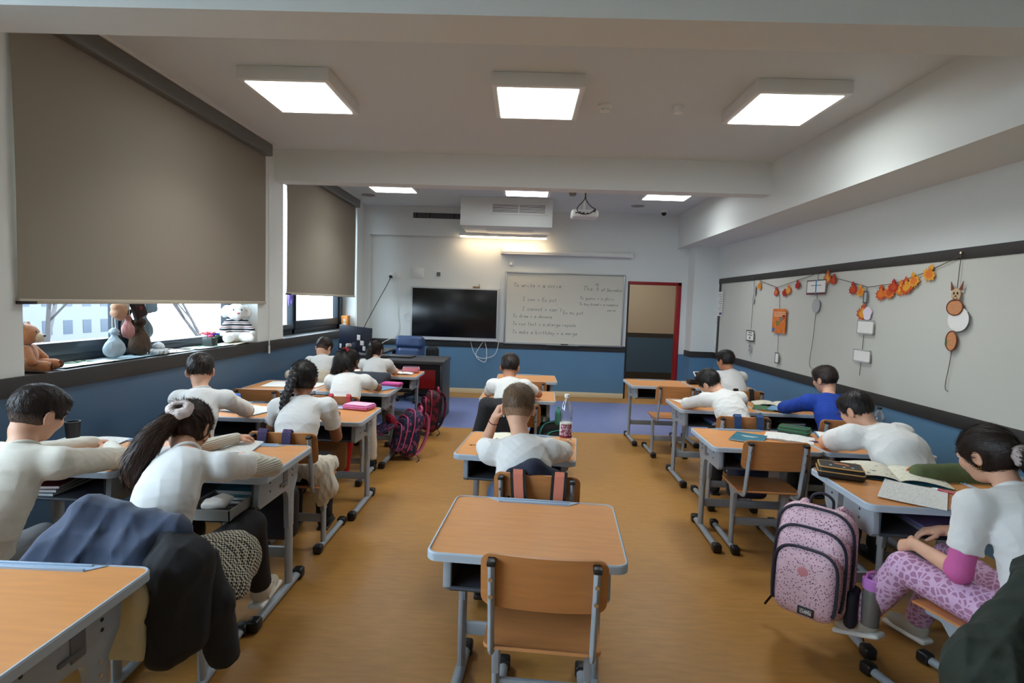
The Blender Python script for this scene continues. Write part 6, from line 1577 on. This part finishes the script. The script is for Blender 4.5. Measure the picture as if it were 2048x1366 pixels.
t = thing('keyboard', 'black keyboard on the teacher desk', 'keyboard', (-1.95, 7.05, .786), D2R(4)); b = MB(); b.box(-.2, -.07, 0, .2, .07, .02, r=.005); b.build('base', [M_BLACK], t)
for r_ in range(4):
    b = MB()
    for k in range(13): b.box(-.19 + k * .0295, -.058 + r_ * .03, .02, -.166 + k * .0295, -.034 + r_ * .03, .026)
    b.build('key_row', [mat('dark_keys', (40, 40, 44), .5)], t)
t = thing('laptop', 'closed dark laptop on the teacher desk near the low ponytail girl', 'laptop', (-1.62, 7.2, .786), D2R(-6)); b = MB(); b.box(-.17, -.12, 0, .17, .12, .012, r=.004); b.build('base', [M_BLACK], t); b = MB(); b.box(-.17, -.12, .013, .17, .12, .02, r=.003); b.build('screen_lid', [mat('graphite_lid', (66, 66, 70), .4)], t)
M_LEA = mat('navy_leather', (52, 72, 110), .38, bump=.25, bscale=50)
t = thing('office_chair', 'navy padded leather office chair behind the teacher desk', 'chair', (-1.68, 8.05, 0), D2R(-8))
soft('backrest', [rbox((0, .02, .74), (.23, .05, .28), rotx(-.1), .08, .02), rbox((0, -.02, .93), (.21, .05, .09), rotx(-.1), .05, .03), rbox((0, -.03, .72), (.17, .05, .12), rotx(-.1), .05, .03)], M_LEA, .008, t, (0, 0, 0), wrinkle(5, 4, (12, 24)), .006)
soft('seat', [rbox((0, .28, .47), (.25, .25, .06), I3, .05, .02)], M_LEA, .01, t)
for sx in (-1, 1):
    b = MB(); b.tube(spline([(sx * .26, .06, .52), (sx * .29, .06, .68), (sx * .29, .2, .71), (sx * .29, .36, .70)], 5), .025, 10); b.build('armrest', [M_BLACK], t)
b = MB(); b.tube([(0, .26, .41), (0, .26, .1)], .03, 14)
for k in range(5):
    a = k * 2 * PI / 5; b.tube([(0, .26, .1), (.27 * math.cos(a), .26 + .27 * math.sin(a), .06)], .022, 8)
b.build('base', [M_BLACK], t)
for k in range(5):
    a = k * 2 * PI / 5; b = MB(); b.ell((.27 * math.cos(a), .26 + .27 * math.sin(a), .03), (.03, .03, .03), 12); b.build('caster', [M_BLACK], t)
soft('black_bag', [rbox((-1.38, 8.28, .72), (.10, .07, .13), I3, .06, .02)], M_BLK, .01, thing('satchel', 'black bag shape behind the navy office chair', 'bag', (-1.38, 8.28, 0)), (-1.38, 8.28, 0))
b = MB(); b.box(-1.45, 8.2, 0, -1.31, 8.36, .6, r=.01)
tag(b.build('stool', [M_BLACK]), 'black stool carrying the bag behind the office chair', 'stool')

# ------------------------------------------------------------------ right wall: display board, garland, mobiles
XB = XR - .012
t = thing('pin_board', 'long white display board framed by charcoal strips on the right wall', 'board', (0, 0, 0))
b = MB(); b.box(XB + .004, YB + .1, .872, XR - .001, 8.66, 2.0); b.build('panel', [mat('pale_board', (200, 199, 190), .55)], t, smooth=False)
b = MB(); b.box(XB - .004, YB + .1, 1.965, XR - .001, 8.72, 2.045, r=.002); b.build('top_strip', [M_RAIL], t)
b = MB(); b.box(XB - .004, 8.62, .872, XR - .001, 8.70, 1.965, r=.002); b.build('end_strip', [M_RAIL], t)
t = thing('light_switch', 'white double light switch left of the display board', 'switch', (XR, 8.77, 1.39)); b = MB(); b.box(-.014, -.04, -.07, 0, .04, .07, r=.004); b.build('plate', [M_WHITE], t)
for z in (-.033, .033):
    b = MB(); b.box(-.02, -.028, z - .026, -.012, .028, z + .026, r=.003); b.build('rocker', [M_WHITE], t)
t = thing('wall_outlet', 'white wall outlet below the light switch', 'outlet', (XR, 8.77, 1.0)); b = MB(); b.box(-.012, -.04, -.045, 0, .04, .045, r=.004); b.build('plate', [M_WHITE], t); b = MB(); b.tube([(-.016, 0, 0), (-.01, 0, 0)], .022, 14); b.build('socket_ring', [M_WHITE], t)
t = thing('notice_poster', 'narrow printed notice pinned at the left end of the display board', 'poster', (XB - .006, 8.60, 1.63)); b = MB(); b.box(-.002, -.11, -.17, 0, .09, .21); b.build('sheet', [M_PAPER], t)
b = MB()
for k in range(9): b.box(-.0035, -.09 + .02 * (k % 2), .16 - k * .035, -.0022, .07 - .03 * (k % 3), .168 - k * .035)
b.build('printed_lines', [mat('grey_print', (140, 140, 150), .8)], t); b = MB(); b.box(-.0035, -.08, -.15, -.0022, .02, -.12); b.build('printed_block', [mat('blue_print', (60, 80, 140), .8)], t)
LEAF = [(0, -1), (.06, -.55), (.45, -.75), (.38, -.5), (.95, -.35), (.78, -.15), (1.0, .2), (.68, .18), (.7, .55), (.4, .35), (.28, .62), (.42, .72), (.0, 1.15)]
LEAF = LEAF + [(-x, y) for x, y in LEAF[::-1][1:-1]]
LC = [mat('orange_leaf', (222, 120, 40), .8), mat('red_leaf', (176, 40, 34), .8), mat('amber_leaf', (228, 158, 52), .8), mat('rust_leaf', (196, 78, 34), .8)]
def leaf(parent, y, z, s, a, c, c2, px=0.0):
    b = MB(); ca, sa = math.cos(a), math.sin(a)
    def P(s_): return [(y + (p[0] * ca - p[1] * sa) * s_, z + (p[0] * sa + p[1] * ca) * s_) for p in LEAF]
    x = XB - .016 - px
    def disc_(poly, x0, x1):
        n = len(poly); vs = [(x0, y, z)] + [(x0, *p) for p in poly] + [(x1, y, z)] + [(x1, *p) for p in poly]
        fs = []
        for i in range(n):
            j = (i + 1) % n
            fs += [(0, 1 + i, 1 + j), (n + 1, n + 2 + j, n + 2 + i), (1 + i, n + 2 + i, n + 2 + j, 1 + j)]
        return vs, fs
    b.add(*disc_(P(s), x, x + .0015)); o = fix_normals(b.build('leaf', [LC[c]], parent, smooth=False))
    b = MB(); b.add(*disc_(P(s * .62), x - .0008, x)); fix_normals(b.build('leaf_centre', [LC[c2]], o, smooth=False))
t = thing('leaf_garland', 'string of orange and red paper leaves across the display board', 'garland', (0, 0, 0))
G = [(7.34, 2.01), (7.19, 1.95), (6.7, 1.85), (5.96, 1.95), (5.75, 1.985), (5.49, 1.91), (5.19, 1.85), (4.95, 1.80), (4.6, 1.82), (4.27, 1.89), (3.93, 1.99)]
b = MB(); b.tube([(XB - .012, y, z) for y, z in G], .003, 6); b.build('string', [M_STRING], t)
for i, (y, z, s, c, c2) in enumerate(((7.2, 1.88, .062, 2, 0), (6.71, 1.79, .062, 1, 0), (6.50, 1.775, .055, 1, 1), (6.41, 1.805, .066, 0, 2), (6.2, 1.86, .06, 1, 1), (5.6, 1.905, .078, 3, 2), (5.50, 1.885, .062, 1, 3), (5.16, 1.785, .068, 1, 3), (5.04, 1.76, .062, 2, 0), (4.76, 1.735, .075, 3, 0), (4.65, 1.745, .07, 0, 3), (4.60, 1.79, .062, 1, 3), (4.52, 1.77, .07, 0, 2), (4.45, 1.785, .078, 3, 2), (4.37, 1.83, .066, 2, 0), (4.22, 1.875, .07, 2, 0))):
    leaf(t, y, z, s, random.Random(i).uniform(-.35, .35), c, c2, .0022 * (i % 3))
def mobile(lab, pts):
    o = thing('hanging_mobile', lab, 'wall hanging', (0, 0, 0), 0, 'paper mobiles on the display board')
    b = MB(); b.tube(spline([(XB - .014, y, z) for y, z in pts], 4), .0026, 6); b.build('string', [M_STRING], o)
    return o
def card(o, y, z, w, h, m, name='card', frame=None, t_=.002, px=.004, rot=0):
    mx = Matrix.Translation((XB - .016 - px, y, z)) @ Matrix.Rotation(rot, 4, 'X')
    b = MB(); b.box(-t_, -w / 2, -h / 2, 0, w / 2, h / 2, mx=mx); c = b.build(name, [m], o)
    if frame:
        b = MB()
        for q in ((-w / 2, -h / 2, w / 2, -h / 2 + .012), (-w / 2, h / 2 - .012, w / 2, h / 2), (-w / 2, -h / 2, -w / 2 + .012, h / 2), (w / 2 - .012, -h / 2, w / 2, h / 2)): b.box(-t_ - .001, q[0], q[1], -t_ + .0005, q[2], q[3], mx=mx)
        b.build('border', [frame], c)
    return c, mx
def disc_card(o, y, z, ry, rz, m, name='disc', px=.005, rim=None):
    b = MB(); n = 28
    pr = [(y + ry * math.cos(2 * PI * k / n), z + rz * math.sin(2 * PI * k / n)) for k in range(n)]
    b.prism(pr, 'x', XB - .018 - px, XB - .014 - px); c = b.build(name, [m], o)
    if rim:
        b = MB(); b.tube([(XB - .0185 - px, p[0], p[1]) for p in pr], .004, 6, closed=True); b.build('rim', [rim], c)
    return c
M_GC = mat('grey_card_paper', (170, 172, 172), .8); M_PEN = mat('pencil_grey', (90, 90, 92), .8)
o = mobile('leftmost string mobile with small black-framed card', [(7.37, 2.0), (7.37, 1.6), (7.38, 1.28), (7.37, 1.0)])
card(o, 7.33, 1.83, .06, .12, M_GC); card(o, 7.36, 1.70, .05, .07, M_GC)
c, mx = card(o, 7.38, 1.22, .25, .145, M_PAPER, 'framed_card', M_BLACK)
b = MB()
for k, (w, z) in enumerate(((.12, .035), (.14, .005), (.05, -.025), (.05, -.042))): b.box(-.0036, -w / 2, z, -.0024, w / 2, z + .011, mx=mx)
b.build('printed_lines', [M_PEN], c)
for z in (1.075, 1.015):
    b = MB(); b.tube([(XB - .02, 7.36 + .035 * math.cos(a), z + .035 * math.sin(a)) for a in np.linspace(0, 2 * PI, 17)[:-1]], .006, 6, closed=True); b.build('paper_ring', [M_GC], o)
o = mobile('string mobile with an orange printed card', [(6.62, 1.76), (6.60, 1.6), (6.58, 1.2), (6.57, 1.0)])
c, mx = card(o, 6.58, 1.445, .34, .29, mat('orange_print_card', (214, 116, 44), .7, var=.25, vscale=14), 'orange_card')
b = MB()
for k in range(3): b.box(-.0032, -.15, .10 - k * .022, -.0021, .13, .108 - k * .022, mx=mx)
b.build('printed_lines', [mat('cream_print', (220, 204, 180), .6)], c)
for (y, z, r, m) in ((.03, -.03, .045, mat('olive_patch', (130, 120, 60), .7)), (-.05, .02, .04, mat('grey_patch', (120, 116, 110), .7)), (.13, -.11, .035, mat('blue_patch', (50, 110, 170), .7)), (-.12, .05, .035, mat('red_patch', (190, 60, 44), .7))):
    b = MB(); b.prism([(y + r * math.cos(a) * (1 + .25 * math.sin(3 * a)), z + r * .8 * math.sin(a)) for a in np.linspace(0, 2 * PI, 15)[:-1]], 'x', -.0032, -.0021, mx=mx); b.build('printed_patch', [m], c)
card(o, 6.57, 1.0, .10, .13, M_PAPER, 'tag', M_PEN)
o = mobile('string mobile with a drawn open book', [(5.79, 1.98), (5.78, 1.7), (5.80, 1.3), (5.84, 1.02), (5.78, .965)])
c, mx = card(o, 5.80, 1.83, .38, .145, M_PAPER, 'book_drawing', M_PEN)
b = MB(); b.box(-.0034, -.012, -.09, -.0022, .012, .07, mx=mx); b.build('bookmark', [mat('sky_print', (90, 150, 190), .7)], c)
b = MB(); b.box(-.0034, -.19, -.08, -.0022, .19, -.07, mx=mx); b.build('cover_edge', [mat('wine_print', (110, 30, 50), .7)], c)
b = MB(); b.box(-.0034, -.10, .01, -.0022, .10, .016, mx=mx); b.build('printed_lines', [mat('blue_print', (60, 80, 140), .8)], c)
disc_card(o, 5.78, 1.63, .075, .075, M_GC)
o = mobile('string mobile with a half-coloured leaf and two pencilled sheets', [(4.96, 1.80), (4.95, 1.5), (4.96, 1.2), (4.97, 1.0)])
card(o, 4.96, 1.71, .06, .11, M_GC, 'tag', M_PEN)
leaf(o, 5.0, 1.56, .085, .2, 3, 2); 
b = MB(); b.prism([(4.92 + .06 * math.cos(a) * (1 + .15 * math.sin(5 * a)), 1.565 + .06 * math.sin(a)) for a in np.linspace(0, 2 * PI, 20)[:-1]], 'x', XB - .019, XB - .017); b.build('white_leaf', [mat('lilac_white_paper', (226, 214, 226), .8)], o)
card(o, 4.93, 1.44, .24, .125, M_PAPER, 'pencilled_sheet', M_GC); card(o, 4.95, 1.18, .25, .115, M_PAPER, 'pencilled_sheet', M_GC)
o = mobile('rightmost string mobile with an eared animal face and wooden discs', [(3.93, 1.99), (3.94, 1.7), (3.94, 1.3), (3.97, 1.06), (3.94, 1.02)])
M_WOOD = mat('wood_slice', (198, 136, 92), .7, var=.2, vscale=30, stretch=(1, 1, 4)); M_BARKR = mat('bark_rim', (120, 60, 40), .8); M_TAN = mat('tan_card', (196, 168, 134), .8)
disc_card(o, 3.935, 1.715, .042, .045, M_TAN, 'animal_face')
for s_ in (-1, 1):
    b = MB(); b.prism([(3.935 + s_ * .02, 1.75), (3.935 + s_ * .055, 1.81), (3.935 + s_ * .05, 1.745)], 'x', XB - .022, XB - .018); b.build('ear', [M_BARKR], o)
    b = MB(); b.ell((XB - .025, 3.935 + s_ * .016, 1.725), (.003, .007, .01), 10); b.build('eye', [M_BLACK], o)
b = MB(); b.ell((XB - .025, 3.935, 1.705), (.003, .009, .007), 10); b.build('nose', [M_BARKR], o)
b = MB(); b.tube([(XB - .025, 3.935 + .018 * math.cos(a), 1.70 + .018 * math.sin(a)) for a in np.linspace(PI * 1.1, PI * 1.9, 9)], .002, 5); b.build('smile', [M_BLACK], o)
disc_card(o, 3.935, 1.625, .072, .055, M_WOOD, 'wooden_disc', .005, M_BARKR)
disc_card(o, 3.90, 1.54, .095, .085, M_PAPER, 'paper_half_moon', .001)
b = MB(); b.tube([(XB - .02, 3.90 + .098 * math.cos(a), 1.54 + .09 * math.sin(a)) for a in np.linspace(-PI * .5, -PI * 1.2, 12)], .003, 6); b.build('tail_string', [M_PEN], o)
disc_card(o, 3.94, 1.385, .05, .07, M_WOOD, 'wooden_disc', .005, M_BARKR)
soft('green_sprig', [ell((XB - .022, 3.985, 1.37), (.006, .012, .03), I3, .01)], mat('sprig_green', (90, 104, 70), .8), .004, o)
b = MB(); b.tube([(XB - .02, 3.93, 2.01), (XB + .01, 3.93, 2.01)], .009, 10); tag(b.build('hook', [M_STEEL]), 'small metal hook holding the right end of the garland', 'hook')
